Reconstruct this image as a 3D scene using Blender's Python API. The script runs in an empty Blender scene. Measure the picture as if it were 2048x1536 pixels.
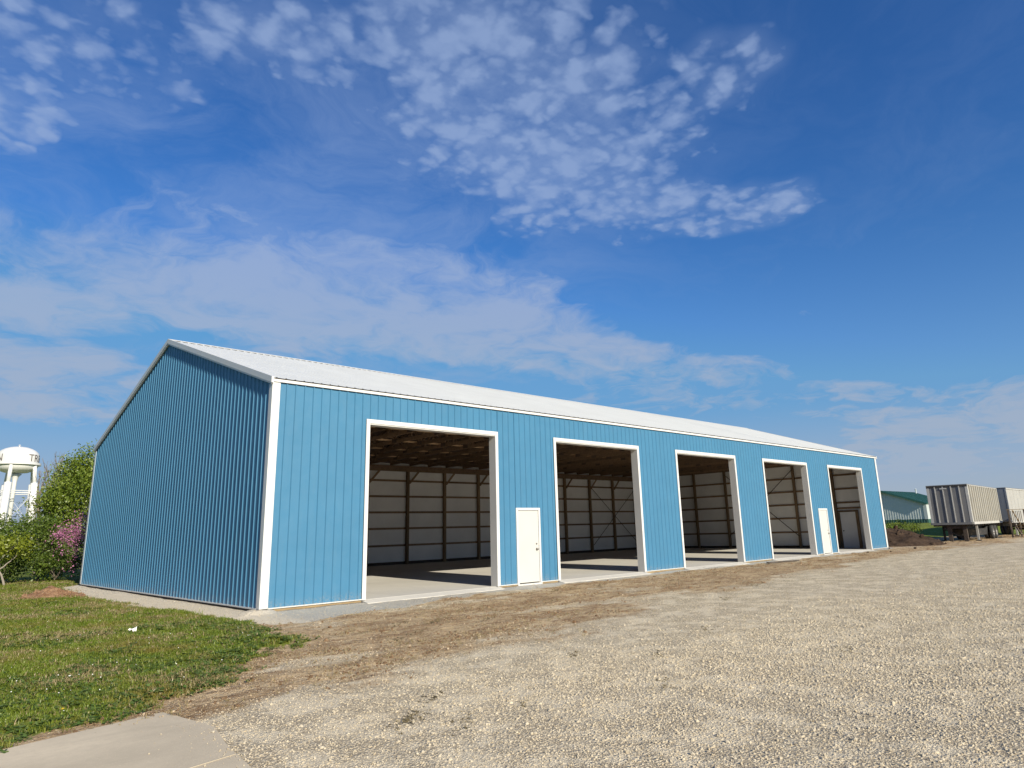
import bpy, bmesh, math, random
import numpy as np
from mathutils import Vector, Matrix

random.seed(7)
rng = np.random.default_rng(11)
scene = bpy.context.scene
COL = scene.collection

# ------------------------------------------------------------------ camera
YAW, PITCH, ROLL = 0.7670, 0.2413, -0.0282
CAM = Vector((-6.78, -15.557, 1.52))
FPX, PPX, PPY = 1391.29, 1050.92, 718.32
fwd = Vector((math.sin(YAW) * math.cos(PITCH), math.cos(YAW) * math.cos(PITCH), math.sin(PITCH)))
rgt0 = Vector((math.cos(YAW), -math.sin(YAW), 0))
up0 = rgt0.cross(fwd)
rgt = math.cos(ROLL) * rgt0 + math.sin(ROLL) * up0
upv = -math.sin(ROLL) * rgt0 + math.cos(ROLL) * up0
cam_d = bpy.data.cameras.new('camera')
cam_d.sensor_fit = 'HORIZONTAL'
cam_d.sensor_width = 36.0
cam_d.lens = FPX / 2048 * 36.0
cam_d.shift_x = (1024 - PPX) / 2048
cam_d.shift_y = (PPY - 768) / 2048
cam_d.clip_end = 4000
cam_d.clip_start = 0.05
cam = bpy.data.objects.new('camera', cam_d)
m3 = Matrix((rgt, upv, -fwd)).transposed()
cam.matrix_world = Matrix.Translation(CAM) @ m3.to_4x4()
COL.objects.link(cam)
scene.camera = cam

# ------------------------------------------------------------------ render / view
scene.render.engine = 'CYCLES'
scene.cycles.use_denoising = True
scene.cycles.max_bounces = 8
scene.cycles.diffuse_bounces = 5
scene.view_settings.view_transform = 'Standard'
scene.view_settings.look = 'None'
scene.view_settings.gamma = 1.0
scene.view_settings.use_curve_mapping = False
scene.view_settings.exposure = 0.45

# ------------------------------------------------------------------ sun
SUN_TO = Vector((-0.145, -1.0, 0.0)).normalized() * math.cos(math.radians(26)) + Vector((0, 0, math.sin(math.radians(26))))
sun_d = bpy.data.lights.new('sun', 'SUN')
sun_d.energy = 5.0
sun_d.angle = math.radians(0.5)
sun_d.color = (1.0, 0.92, 0.76)
sun = bpy.data.objects.new('sun', sun_d)
sun.rotation_euler = (-SUN_TO).to_track_quat('-Z', 'Y').to_euler()
sun.location = (-10, -30, 25)
COL.objects.link(sun)

# ------------------------------------------------------------------ world: sky with clouds
# cloud fields laid out on the cloud plane: centre, 2x2 matrix, cover
CELLS = [(0.864, 0.837, 2.509, -1.695, 1.304, 3.424, 1.0), (1.085, 0.948, 2.179, -1.907, 2.203, 4.497, 1.0), (0.667, 0.823, 3.981, -1.741, 1.502, 5.676, 0.9), (1.002, 0.513, 3.589, -7.833, 7.676, 4.733, 0.8), (0.778, 1.097, 7.796, -3.333, 1.518, 10.266, 0.7), (1.414, 0.807, 2.402, -4.427, 7.588, 4.447, 0.8), (0.415, 1.005, 4.858, -0.997, 1.64, 9.326, 0.8), (0.175, 1.181, 5.016, -0.406, 1.706, 7.3, 0.7), (0.104, 1.41, 11.014, -0.777, 1.851, 5.919, 0.85), (0.477, 0.795, 1.968, -1.055, 6.779, 9.811, 0.6), (1.068, 0.688, 4.991, -6.894, 3.843, 4.035, 0.8)]
SMOOTH = [(0.795, 1.949, 1.577, -0.539, 0.241, 2.736, 0.95), (0.524, 1.609, 4.507, -0.875, -0.686, 6.551, 0.45), (1.225, 1.592, 1.462, -0.884, 0.532, 3.232, 0.85), (1.713, 1.701, 1.09, -0.959, 1.383, 3.623, 0.9), (0.336, 2.235, 2.9, -0.535, 0.824, 4.4, 0.85), (0.402, 2.943, 1.7, -0.324, 0.45, 2.0, 0.95), (0.176, 1.818, 10.136, -0.922, 1.947, 12.248, 0.5), (2.169, 1.487, 1.2, -1.5, 2.3, 3.9, 0.85), (4.235, 1.018, 0.30, -1.10, 0.95, 0.07, 1.0), (2.989, 1.095, 1.1, -2.5, 5.0, 5.2, 0.7), (2.131, 0.866, 2.777, -7.137, 17.558, 5.169, 0.25), (2.531, 0.49, 0.886, -4.693, 19.605, 0.574, 0.3), (0.91, 2.505, 1.891, -0.693, 1.237, 3.739, 0.6), (2.694, 1.552, 0.735, -1.139, 2.185, 3.241, 0.45)]


class NT:
    """small helper around a node tree"""
    def __init__(self, tree):
        self.t = tree
        self.n = tree.nodes
        self.l = tree.links

    def node(self, typ, **kw):
        n = self.n.new(typ)
        for k, v in kw.items():
            setattr(n, k, v)
        return n

    def put(self, sock, v):
        if isinstance(v, bpy.types.NodeSocket):
            self.l.new(v, sock)
        elif v is not None:
            sock.default_value = v

    def math(self, op, a, b=None, c=None, clamp=False):
        n = self.node('ShaderNodeMath', operation=op, use_clamp=clamp)
        self.put(n.inputs[0], a)
        if b is not None: self.put(n.inputs[1], b)
        if c is not None: self.put(n.inputs[2], c)
        return n.outputs[0]

    def vmath(self, op, a, b=None, scale=None):
        n = self.node('ShaderNodeVectorMath', operation=op)
        self.put(n.inputs[0], a)
        if b is not None: self.put(n.inputs[1], b)
        if scale is not None: self.put(n.inputs['Scale'], scale)
        return n.outputs['Value'] if op in ('DOT_PRODUCT', 'LENGTH', 'DISTANCE') else n.outputs[0]

    def noise(self, vec, scale, detail=4, rough=0.55, dist=0.0, col=False):
        n = self.node('ShaderNodeTexNoise')
        if vec is not None: self.put(n.inputs['Vector'], vec)
        n.inputs['Scale'].default_value = scale
        n.inputs['Detail'].default_value = detail
        n.inputs['Roughness'].default_value = rough
        n.inputs['Distortion'].default_value = dist
        return n.outputs['Color'] if col else n.outputs[0]

    def voro(self, vec, scale, feature='F1', out='Distance', smooth=None, rnd=1.0):
        n = self.node('ShaderNodeTexVoronoi', feature=feature)
        if vec is not None: self.put(n.inputs['Vector'], vec)
        n.inputs['Scale'].default_value = scale
        n.inputs['Randomness'].default_value = rnd
        if smooth is not None: n.inputs['Smoothness'].default_value = smooth
        return n.outputs[out]

    def ramp(self, v, a, b, lo=0.0, hi=1.0, smooth=True):
        n = self.node('ShaderNodeMapRange', interpolation_type='SMOOTHSTEP' if smooth else 'LINEAR')
        self.put(n.inputs[0], v)
        n.inputs[1].default_value = a
        n.inputs[2].default_value = b
        n.inputs[3].default_value = lo
        n.inputs[4].default_value = hi
        return n.outputs[0]

    def mix(self, f, a, b, blend='MIX'):
        n = self.node('ShaderNodeMix', data_type='RGBA', blend_type=blend)
        self.put(n.inputs[0], f)
        for i, v in ((6, a), (7, b)):
            if isinstance(v, tuple) and len(v) == 3: v = (*v, 1)
            self.put(n.inputs[i], v)
        return n.outputs[2]

    def bump(self, h, strength=0.3, dist=0.02, normal=None):
        n = self.node('ShaderNodeBump')
        n.inputs['Strength'].default_value = strength
        n.inputs['Distance'].default_value = dist
        self.put(n.inputs['Height'], h)
        if normal is not None: self.put(n.inputs['Normal'], normal)
        return n.outputs[0]


def build_world():
    w = bpy.data.worlds.new('World')
    scene.world = w
    w.use_nodes = True
    w.node_tree.nodes.clear()
    N = NT(w.node_tree)
    out = N.node('ShaderNodeOutputWorld')
    bg = N.node('ShaderNodeBackground')
    bg.inputs['Strength'].default_value = 0.083
    N.l.new(bg.outputs[0], out.inputs[0])
    sky = N.node('ShaderNodeTexSky', sky_type='NISHITA')
    sky.sun_disc = False
    sky.sun_elevation = math.radians(26)
    sky.sun_rotation = math.atan2(SUN_TO.x, SUN_TO.y)
    sky.air_density = 1.0
    sky.dust_density = 0.6
    sky.ozone_density = 2.0
    sat = N.node('ShaderNodeHueSaturation')
    sat.inputs['Saturation'].default_value = 1.25
    N.l.new(sky.outputs[0], sat.inputs['Color'])
    skyc = N.mix(1.0, sat.outputs[0], (0.60, 0.855, 1.20), 'MULTIPLY')
    skyc = N.mix(0.85, skyc, (1.05, 2.85, 5.6), 'DARKEN')
    tc = N.node('ShaderNodeTexCoord')
    sep = N.node('ShaderNodeSeparateXYZ')
    N.l.new(tc.outputs['Generated'], sep.inputs[0])
    z = N.math('MAXIMUM', sep.outputs[2], 0.0)
    inv = N.math('DIVIDE', 1.0, N.math('ADD', z, 0.15))
    skyc = N.mix(N.ramp(z, 0.55, 0.15, 0.0, 1.0), skyc, N.mix(1.0, skyc, (0.84, 1.02, 0.98), 'MULTIPLY'))
    P = N.vmath('MULTIPLY', N.vmath('SCALE', tc.outputs['Generated'], scale=inv), (1, 1, 0))
    warp = N.vmath('SCALE', N.vmath('SUBTRACT', N.noise(P, 3.0, 3, 0.6, col=True), (0.5, 0.5, 0.5)), scale=0.28)
    PW = N.vmath('MULTIPLY', N.vmath('ADD', P, warp), (1, 1, 0))

    def field(blobs):
        acc = None
        for (cx, cy, a, b, c, d, wt) in blobs:
            dl = N.vmath('SUBTRACT', PW, (cx, cy, 0))
            r1 = N.vmath('DOT_PRODUCT', dl, (a, b, 0))
            r2 = N.vmath('DOT_PRODUCT', dl, (c, d, 0))
            rr = N.math('ADD', N.math('MULTIPLY', r1, r1), N.math('MULTIPLY', r2, r2))
            g = N.ramp(rr, 1.7, 0.1, 0.0, wt)
            acc = g if acc is None else N.math('MAXIMUM', acc, g)
        return acc
    # the same two cloud sorts go on elsewhere in the sky
    wide = N.ramp(N.noise(P, 0.55, 2, 0.5), 0.55, 0.80, 0.0, 0.45)
    behind = N.ramp(N.vmath('DOT_PRODUCT', P, (0.69, 0.72, 0)), 0.35, -0.2)
    cells = N.math('MAXIMUM', field(CELLS), N.math('MULTIPLY', wide, behind))
    smooth = field(SMOOTH)
    # altocumulus: small rounded cells packed close, thin gaps, broken up by fbm
    PC = N.vmath('ADD', P, N.vmath('SCALE', N.vmath('SUBTRACT', N.noise(P, 8, 4, 0.6, col=True), (0.5, 0.5, 0.5)), scale=0.10))
    puff = N.ramp(N.voro(PC, 17.0, 'SMOOTH_F1', smooth=0.5), 0.66, 0.10)
    puff2 = N.ramp(N.voro(PC, 34.0, 'SMOOTH_F1', smooth=0.5), 0.62, 0.12)
    fine = N.noise(P, 5.5, 8, 0.58)
    fine2 = N.noise(P, 30.0, 6, 0.6)
    v = N.math('ADD', N.math('MULTIPLY', puff, 0.62), N.math('MULTIPLY', puff2, 0.30))
    v = N.math('ADD', v, N.math('MULTIPLY', N.math('SUBTRACT', fine, 0.5), 1.0))
    v = N.math('ADD', v, N.math('MULTIPLY', N.math('SUBTRACT', fine2, 0.5), 0.45))
    v = N.math('ADD', v, N.math('MULTIPLY', N.math('SUBTRACT', cells, 0.85), 0.95))
    dcell = N.ramp(v, -0.50, 0.85, 0.0, 0.70)
    dcell = N.math('MULTIPLY', dcell, N.ramp(cells, 0.02, 0.28))
    veil1 = N.math('MULTIPLY', cells, N.ramp(fine, 0.25, 0.65, 0.05, 0.30))
    dcell = N.math('MAXIMUM', dcell, veil1)
    # smooth streaky sheet
    PS = N.vmath('MULTIPLY', PW, (1.0, 1.0, 1.0))
    s1 = N.noise(PS, 2.6, 10, 0.64, 0.8)
    s2 = N.noise(PS, 8.5, 7, 0.62, 0.3)
    u = N.math('ADD', N.math('MULTIPLY', N.math('SUBTRACT', s1, 0.5), 3.0), N.math('MULTIPLY', N.math('SUBTRACT', s2, 0.5), 1.1))
    u = N.math('ADD', u, N.math('MULTIPLY', N.math('SUBTRACT', smooth, 0.44), 1.25))
    dsm = N.ramp(u, -0.45, 0.80, 0.0, 0.78)
    dsm = N.math('MULTIPLY', dsm, N.ramp(smooth, 0.0, 0.3))
    thin = N.math('MULTIPLY', N.ramp(N.noise(PW, 2.1, 9, 0.66, 0.5), 0.36, 0.72, 0.0, 0.36), N.ramp(N.vmath('DOT_PRODUCT', P, (0.75, -0.66, 0)), 0.55, -0.1, 0.25, 1.0))
    dens = N.math('MAXIMUM', N.math('MAXIMUM', dcell, dsm), thin)
    hz = N.math('MAXIMUM', N.ramp(sep.outputs[2], 0.0, 0.22, 0.85, 0.0), N.ramp(sep.outputs[2], 0.05, 0.45, 0.20, 0.0))
    dens = N.math('MAXIMUM', dens, hz)
    lowc = N.ramp(sep.outputs[2], 0.05, 0.5)
    ccol = N.mix(lowc, (3.65, 4.05, 4.85), (2.95, 3.95, 6.1))
    final = N.mix(dens, skyc, ccol)
    N.l.new(final, bg.inputs['Color'])


build_world()

# ------------------------------------------------------------------ materials
MATS = {}


def new_mat(name):
    m = bpy.data.materials.new(name)
    m.use_nodes = True
    m.node_tree.nodes.clear()
    N = NT(m.node_tree)
    out = N.node('ShaderNodeOutputMaterial')
    b = N.node('ShaderNodeBsdfPrincipled')
    N.l.new(b.outputs[0], out.inputs[0])
    MATS[name] = m
    return m, N, b, out


def rgb(c): return (*c, 1.0)


def pos(N):
    return N.node('ShaderNodeNewGeometry').outputs['Position']


def paint(name, col, rough=0.4, var=0.06, dirt=0.0, dirtcol=(0.3, 0.25, 0.18), bump=0.0, scale=1.2, metal=0.0, spec=0.5, streak=0.0, splash=False):
    m, N, b, out = new_mat(name)
    P = pos(N)
    oi = N.node('ShaderNodeObjectInfo').outputs['Random']
    n1 = N.noise(P, scale, 5, 0.6)
    k = N.math('ADD', N.ramp(n1, 0.3, 0.7, 1 - var, 1 + var), N.ramp(oi, 0, 1, -var * 0.35, var * 0.35))
    c = N.mix(1.0, rgb(col), N.vmath('SCALE', (1, 1, 1), scale=k), 'MULTIPLY')
    if dirt > 0:
        d = N.ramp(N.noise(P, scale * 4, 7, 0.7), 0.48, 0.75, 0, dirt)
        c = N.mix(d, c, rgb(dirtcol))
    if streak > 0:
        ps = N.vmath('MULTIPLY', P, (5, 5, 0.35))
        d = N.ramp(N.noise(ps, 1.5, 6, 0.65), 0.48, 0.72, 0, streak)
        c = N.mix(d, c, rgb(dirtcol))
    if splash:
        sz = N.node('ShaderNodeSeparateXYZ')
        N.l.new(P, sz.inputs[0])
        hgt = N.math('ADD', sz.outputs[2], N.math('MULTIPLY', N.math('SUBTRACT', N.noise(P, 2.5, 6, 0.7), 0.5), 0.5))
        sp = N.math('MULTIPLY', N.ramp(hgt, 0.26, -0.02, 0, 0.32), N.ramp(N.noise(P, 18, 5, 0.7), 0.42, 0.62))
        c = N.mix(sp, c, rgb((0.36, 0.29, 0.20)))
    N.put(b.inputs['Base Color'], c)
    N.put(b.inputs['Roughness'], N.ramp(N.noise(P, scale * 3, 3), 0.3, 0.7, rough * 0.85, rough * 1.15))
    b.inputs['Metallic'].default_value = metal
    b.inputs['Specular IOR Level'].default_value = spec
    if bump > 0:
        h = N.noise(N.vmath('MULTIPLY', P, (1, 1, 0.5)), 1.6, 3, 0.5)
        N.put(b.inputs['Normal'], N.bump(h, bump, 0.05))
    return m


def wood(name, col, dark, rough=0.8, axis=(1, 1, 1), scale=6):
    m, N, b, out = new_mat(name)
    tc = N.node('ShaderNodeTexCoord')
    P = N.vmath('MULTIPLY', tc.outputs['Object'], axis)
    oi = N.node('ShaderNodeObjectInfo').outputs['Random']
    P = N.vmath('ADD', P, N.vmath('SCALE', (7, 3, 5), scale=oi))
    g = N.noise(P, scale, 7, 0.7, 1.2)
    c = N.mix(N.ramp(g, 0.32, 0.72), rgb(col), rgb(dark))
    k = N.ramp(oi, 0, 1, 0.75, 1.2)
    c = N.mix(1.0, c, N.vmath('SCALE', (1, 1, 1), scale=k), 'MULTIPLY')
    N.put(b.inputs['Base Color'], c)
    b.inputs['Roughness'].default_value = rough
    N.put(b.inputs['Normal'], N.bump(g, 0.3, 0.006))
    return m


paint('blue_steel', (0.054, 0.176, 0.296), 0.48, 0.03, bump=0.22, dirt=0.04, dirtcol=(0.2, 0.25, 0.25), streak=0.04, spec=0.35, splash=True)
paint('white_trim', (0.60, 0.60, 0.585), 0.45, 0.02, dirt=0.08, spec=0.3, splash=True)
paint('white_roof', (0.61, 0.615, 0.59), 0.36, 0.03, dirt=0.06, bump=0.06)
paint('door_paint', (0.52, 0.515, 0.485), 0.45, 0.02, dirt=0.04)
paint('jamb_wrap', (0.52, 0.51, 0.485), 0.5, 0.03)
paint('steel_knob', (0.35, 0.33, 0.30), 0.35, 0.03, metal=0.9)
paint('liner', (0.80, 0.80, 0.80), 0.75, 0.06, scale=0.7, bump=0.25)
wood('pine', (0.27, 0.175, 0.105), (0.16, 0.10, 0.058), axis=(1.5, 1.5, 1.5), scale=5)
wood('pine_light', (0.62, 0.42, 0.25), (0.42, 0.27, 0.15), axis=(0.5, 3, 3), scale=3)
wood('post_wood', (0.26, 0.18, 0.105), (0.14, 0.09, 0.05), axis=(6, 6, 0.6), scale=3)
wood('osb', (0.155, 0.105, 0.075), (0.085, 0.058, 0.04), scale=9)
wood('treated', (0.46, 0.34, 0.18), (0.27, 0.18, 0.09), axis=(0.6, 6, 6), scale=4)
wood('grey_wood', (0.19, 0.15, 0.12), (0.09, 0.07, 0.055), axis=(2, 2, 2), scale=5)
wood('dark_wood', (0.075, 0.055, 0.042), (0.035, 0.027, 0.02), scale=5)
paint('trailer_grey', (0.17, 0.17, 0.172), 0.55, 0.12, dirt=0.35, dirtcol=(0.13, 0.115, 0.10), streak=0.6, scale=1.0, spec=0.3)
paint('trailer_cream', (0.36, 0.345, 0.30), 0.5, 0.06, dirt=0.2, dirtcol=(0.42, 0.34, 0.24), streak=0.35)
paint('trailer_rail', (0.46, 0.45, 0.42), 0.5, 0.08, dirt=0.25, streak=0.2)
paint('trailer_white', (0.37, 0.36, 0.335), 0.5, 0.04, dirt=0.12, streak=0.15)
paint('trailer_blue', (0.17, 0.19, 0.22), 0.55, 0.08, dirt=0.25, dirtcol=(0.10, 0.10, 0.10), streak=0.3)
paint('chassis', (0.025, 0.023, 0.022), 0.7, 0.2, dirt=0.3)
paint('tyre', (0.025, 0.025, 0.026), 0.85, 0.15, dirt=0.3, dirtcol=(0.15, 0.12, 0.09))
paint('wheel_rim', (0.22, 0.21, 0.20), 0.45, 0.1, dirt=0.3)
paint('green_steel', (0.035, 0.115, 0.095), 0.4, 0.06)
paint('green_wainscot', (0.035, 0.10, 0.08), 0.45, 0.06)
paint('pale_steel', (0.50, 0.54, 0.53), 0.4, 0.03)
paint('tower_white', (0.66, 0.655, 0.64), 0.45, 0.02, dirt=0.05, streak=0.05)
paint('letter_dark', (0.10, 0.075, 0.06), 0.6, 0.05)
paint('paper', (0.80, 0.78, 0.74), 0.7, 0.03)
paint('petal_yellow', (0.75, 0.55, 0.02), 0.6, 0.05)


def concrete(name, col, scale=1.0, stain=0.35, bump=0.25, track=(2.2, 0.25, 1)):
    m, N, b, out = new_mat(name)
    P = pos(N)
    n1 = N.noise(P, 0.55 * scale, 6, 0.6)
    n2 = N.noise(P, 14 * scale, 6, 0.7)
    c = N.mix(N.ramp(n1, 0.3, 0.7), rgb(col), rgb(tuple(x * (1 - stain) for x in col)))
    c = N.mix(N.ramp(n2, 0.35, 0.75, 0, 0.35), c, rgb(tuple(x * 0.72 for x in col)))
    tr = N.noise(N.vmath('MULTIPLY', P, track), 1.0, 6, 0.65, 0.4)
    c = N.mix(N.ramp(tr, 0.50, 0.70, 0, stain * 1.2), c, rgb(tuple(x * 0.62 for x in col)))
    sp = N.noise(P, 90, 2, 0.6)
    c = N.mix(N.ramp(sp, 0.55, 0.75, 0, 0.3), c, rgb(tuple(min(1, x * 1.3) for x in col)))
    N.put(b.inputs['Base Color'], c)
    b.inputs['Roughness'].default_value = 0.85
    N.put(b.inputs['Normal'], N.bump(N.noise(P, 60, 6, 0.7), bump, 0.006))
    return m


concrete('slab', (0.62, 0.59, 0.53), 0.6, 0.14, 0.15)
concrete('drive_concrete', (0.63, 0.525, 0.375), 1.0, 0.26, 0.4, (0.5, 1.6, 1))


paint('joint_pale', (0.42, 0.36, 0.27), 0.9, 0.1, dirt=0.3)


def ground_mat():
    m, N, b, out = new_mat('ground_surface')
    P = pos(N)
    flat = N.vmath('MULTIPLY', P, (1, 1, 0))

    def att(n):
        a = N.node('ShaderNodeAttribute')
        a.attribute_name = n
        return a.outputs['Fac']
    g, d, gr = att('grass'), att('dirt'), att('grey')
    wob = N.noise(flat, 3.5, 7, 0.68)
    wob2 = N.noise(flat, 22, 5, 0.7)
    wsum = N.math('ADD', N.math('MULTIPLY', N.math('SUBTRACT', wob, 0.5), 0.9), N.math('MULTIPLY', N.math('SUBTRACT', wob2, 0.5), 0.7))
    gm = N.ramp(N.math('ADD', g, wsum), 0.40, 0.60)
    dm = N.ramp(N.math('ADD', d, wsum), 0.10, 0.80)
    grm = N.ramp(N.math('ADD', gr, N.math('MULTIPLY', wsum, 0.7)), 0.35, 0.75)
    # gravel: individual stones by colour
    v1 = N.voro(flat, 34, 'F1', 'Color')
    sepc = N.node('ShaderNodeSeparateColor')
    N.l.new(v1, sepc.inputs[0])
    rand = sepc.outputs[0]
    d1 = N.voro(flat, 34, 'F1')
    d2 = N.voro(flat, 75, 'F1')
    big = N.noise(flat, 0.35, 5, 0.6)
    mid = N.noise(flat, 1.7, 6, 0.65)
    base = N.mix(N.ramp(rand, 0, 1), (0.57, 0.475, 0.335), (0.74, 0.635, 0.465))
    base = N.mix(N.ramp(rand, 0.80, 0.96, 0, 0.6), base, (0.30, 0.245, 0.175))
    base = N.mix(N.ramp(big, 0.35, 0.7, 0, 0.35), base, (0.54, 0.435, 0.30))
    fines = N.ramp(mid, 0.42, 0.62)
    base = N.mix(N.math('MULTIPLY', fines, 0.7), base, (0.78, 0.67, 0.49))
    gap = N.ramp(d1, 0.42, 0.62, 0, 0.65)
    gap = N.math('MULTIPLY', gap, N.ramp(fines, 0, 1, 1.0, 0.35))
    base = N.mix(gap, base, (0.27, 0.215, 0.145))
    scuff = N.ramp(N.noise(N.vmath('MULTIPLY', flat, (0.45, 1.5, 1)), 1.5, 7, 0.72), 0.63, 0.72, 0, 0.75)
    base = N.mix(scuff, base, (0.22, 0.175, 0.115))
    # bare earth with straw and stones mixed in
    dn = N.noise(N.vmath('MULTIPLY', flat, (0.7, 1.3, 1)), 1.1, 8, 0.7)
    earth = N.mix(N.ramp(dn, 0.30, 0.60), (0.260, 0.160, 0.082), (0.56, 0.415, 0.245))
    earth = N.mix(N.ramp(N.noise(N.vmath('MULTIPLY', flat, (0.6, 1.4, 1)), 4.5, 8, 0.75), 0.44, 0.64, 0, 0.8), earth, (0.175, 0.098, 0.053))
    st = N.math('MULTIPLY', N.ramp(rand, 0.62, 0.7), N.ramp(d1, 0.5, 0.3))
    earth = N.mix(N.math('MULTIPLY', st, 0.65), earth, (0.52, 0.44, 0.32))
    # fine grey chips along the foundation
    grey = N.mix(N.voro(flat, 60, 'F1', 'Distance'), (0.56, 0.525, 0.46), (0.38, 0.36, 0.32))
    sx = N.node('ShaderNodeSeparateXYZ')
    N.l.new(P, sx.inputs[0])
    pale = N.mix(N.noise(flat, 6, 6, 0.7), (0.76, 0.665, 0.52), (0.62, 0.53, 0.40))
    grey = N.mix(N.ramp(N.math('ADD', sx.outputs[0], N.math('MULTIPLY', wsum, 0.6)), -0.4, 0.5), pale, grey)
    # soil and thatch under the lawn
    gn = N.noise(flat, 2.2, 8, 0.7)
    lawn = N.mix(N.ramp(gn, 0.35, 0.65), (0.12, 0.165, 0.020), (0.19, 0.225, 0.04))
    lawn = N.mix(N.ramp(N.noise(flat, 14, 6, 0.75), 0.5, 0.72, 0, 0.7), lawn, (0.26, 0.20, 0.085))
    lawn = N.mix(N.ramp(N.noise(flat, 40, 4, 0.75), 0.5, 0.75, 0, 0.6), lawn, (0.05, 0.07, 0.015))
    c = N.mix(dm, base, earth)
    c = N.mix(grm, c, grey)
    c = N.mix(gm, c, lawn)
    N.put(b.inputs['Base Color'], c)
    b.inputs['Roughness'].default_value = 0.95
    b.inputs['Specular IOR Level'].default_value = 0.15
    h = N.math('ADD', N.math('MULTIPLY', N.ramp(d1, 0.6, 0.05), N.ramp(fines, 0, 1, 1.0, 0.5)), N.math('MULTIPLY', N.ramp(d2, 0.6, 0.05), 0.5))
    h = N.math('ADD', h, N.math('MULTIPLY', N.noise(flat, 9, 8, 0.75), 1.6))
    N.put(b.inputs['Normal'], N.bump(h, 0.9, 0.018))
    return m


ground_mat()


def stone_mat():
    m, N, b, out = new_mat('gravel_stone')
    P = pos(N)
    oi = N.node('ShaderNodeObjectInfo').outputs['Random']
    a = N.node('ShaderNodeAttribute', attribute_type='INSTANCER')
    a.attribute_name = 'earthy'
    c = N.mix(oi, (0.45, 0.38, 0.27), (0.58, 0.50, 0.37))
    r2 = N.math('FRACT', N.math('MULTIPLY', oi, 17.31))
    c = N.mix(N.ramp(r2, 0.82, 0.95, 0, 0.7), c, (0.24, 0.205, 0.16))
    c = N.mix(N.ramp(r2, 0.0, 0.12, 0.6, 0), c, (0.46, 0.35, 0.20))
    c = N.mix(N.math('MULTIPLY', a.outputs['Fac'], 0.55), c, (0.34, 0.225, 0.125))
    c = N.mix(N.ramp(N.noise(P, 120, 3), 0.4, 0.7, 0, 0.3), c, (0.36, 0.32, 0.26))
    N.put(b.inputs['Base Color'], c)
    b.inputs['Roughness'].default_value = 0.95
    b.inputs['Specular IOR Level'].default_value = 0.2
    return m


stone_mat()


def leaf_mat(name, c1, c2, trans=0.3, pos_scale=0.0, c3=None):
    m = bpy.data.materials.new(name)
    m.use_nodes = True
    m.node_tree.nodes.clear()
    N = NT(m.node_tree)
    out = N.node('ShaderNodeOutputMaterial')
    geo = N.node('ShaderNodeNewGeometry')
    oi = N.node('ShaderNodeObjectInfo').outputs['Random']
    r = N.math('FRACT', N.math('ADD', geo.outputs['Random Per Island'], oi))
    c = N.mix(r, rgb(c1), rgb(c2))
    if c3 is not None:
        n = N.noise(geo.outputs['Position'], pos_scale, 5, 0.65)
        c = N.mix(N.ramp(n, 0.47, 0.68, 0, 0.85), c, rgb(c3))
    di = N.node('ShaderNodeBsdfDiffuse')
    tr = N.node('ShaderNodeBsdfTranslucent')
    gl = N.node('ShaderNodeBsdfGlossy')
    gl.inputs['Roughness'].default_value = 0.45
    N.put(di.inputs['Color'], c)
    N.put(tr.inputs['Color'], N.mix(1.0, c, (1.1, 1.2, 0.6), 'MULTIPLY'))
    mx = N.node('ShaderNodeMixShader')
    mx.inputs[0].default_value = trans
    N.l.new(di.outputs[0], mx.inputs[1])
    N.l.new(tr.outputs[0], mx.inputs[2])
    mx2 = N.node('ShaderNodeMixShader')
    mx2.inputs[0].default_value = 0.035
    N.l.new(mx.outputs[0], mx2.inputs[1])
    N.l.new(gl.outputs[0], mx2.inputs[2])
    N.l.new(mx2.outputs[0], out.inputs[0])
    MATS[name] = m
    return m


leaf_mat('leaf_green', (0.095, 0.150, 0.013), (0.205, 0.255, 0.034))
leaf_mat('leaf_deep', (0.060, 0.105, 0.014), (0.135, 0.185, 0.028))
leaf_mat('leaf_olive', (0.115, 0.145, 0.018), (0.19, 0.225, 0.034))
leaf_mat('leaf_yellow', (0.150, 0.190, 0.012), (0.230, 0.260, 0.022))
leaf_mat('leaf_grey', (0.12, 0.14, 0.08), (0.22, 0.22, 0.14))
leaf_mat('blossom', (0.36, 0.11, 0.23), (0.54, 0.22, 0.40), 0.25)
leaf_mat('grass_blade', (0.115, 0.168, 0.013), (0.225, 0.270, 0.036), 0.3, 0.8, (0.250, 0.200, 0.050))
leaf_mat('dry_blade', (0.22, 0.17, 0.08), (0.34, 0.27, 0.14), 0.15)
leaf_mat('clover_leaf', (0.070, 0.130, 0.022), (0.15, 0.20, 0.06), 0.25)
leaf_mat('weed_leaf', (0.10, 0.08, 0.04), (0.18, 0.14, 0.075), 0.15)
wood('bark', (0.20, 0.165, 0.125), (0.09, 0.07, 0.05), axis=(4, 4, 1), scale=4)
wood('bark_pale', (0.34, 0.30, 0.25), (0.20, 0.17, 0.14), axis=(4, 4, 1), scale=4)


def soil_mat(name, a, bcol, s=3.0):
    m, N, b, out = new_mat(name)
    P = pos(N)
    n = N.noise(P, s, 8, 0.72)
    c = N.mix(N.ramp(n, 0.33, 0.68), rgb(a), rgb(bcol))
    c = N.mix(N.ramp(N.noise(P, s * 9, 6, 0.75), 0.5, 0.7, 0, 0.6), c, rgb(tuple(x * 0.5 for x in a)))
    N.put(b.inputs['Base Color'], c)
    b.inputs['Roughness'].default_value = 1.0
    b.inputs['Specular IOR Level'].default_value = 0.1
    N.put(b.inputs['Normal'], N.bump(N.noise(P, s * 5, 8, 0.75), 1.0, 0.05))


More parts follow.
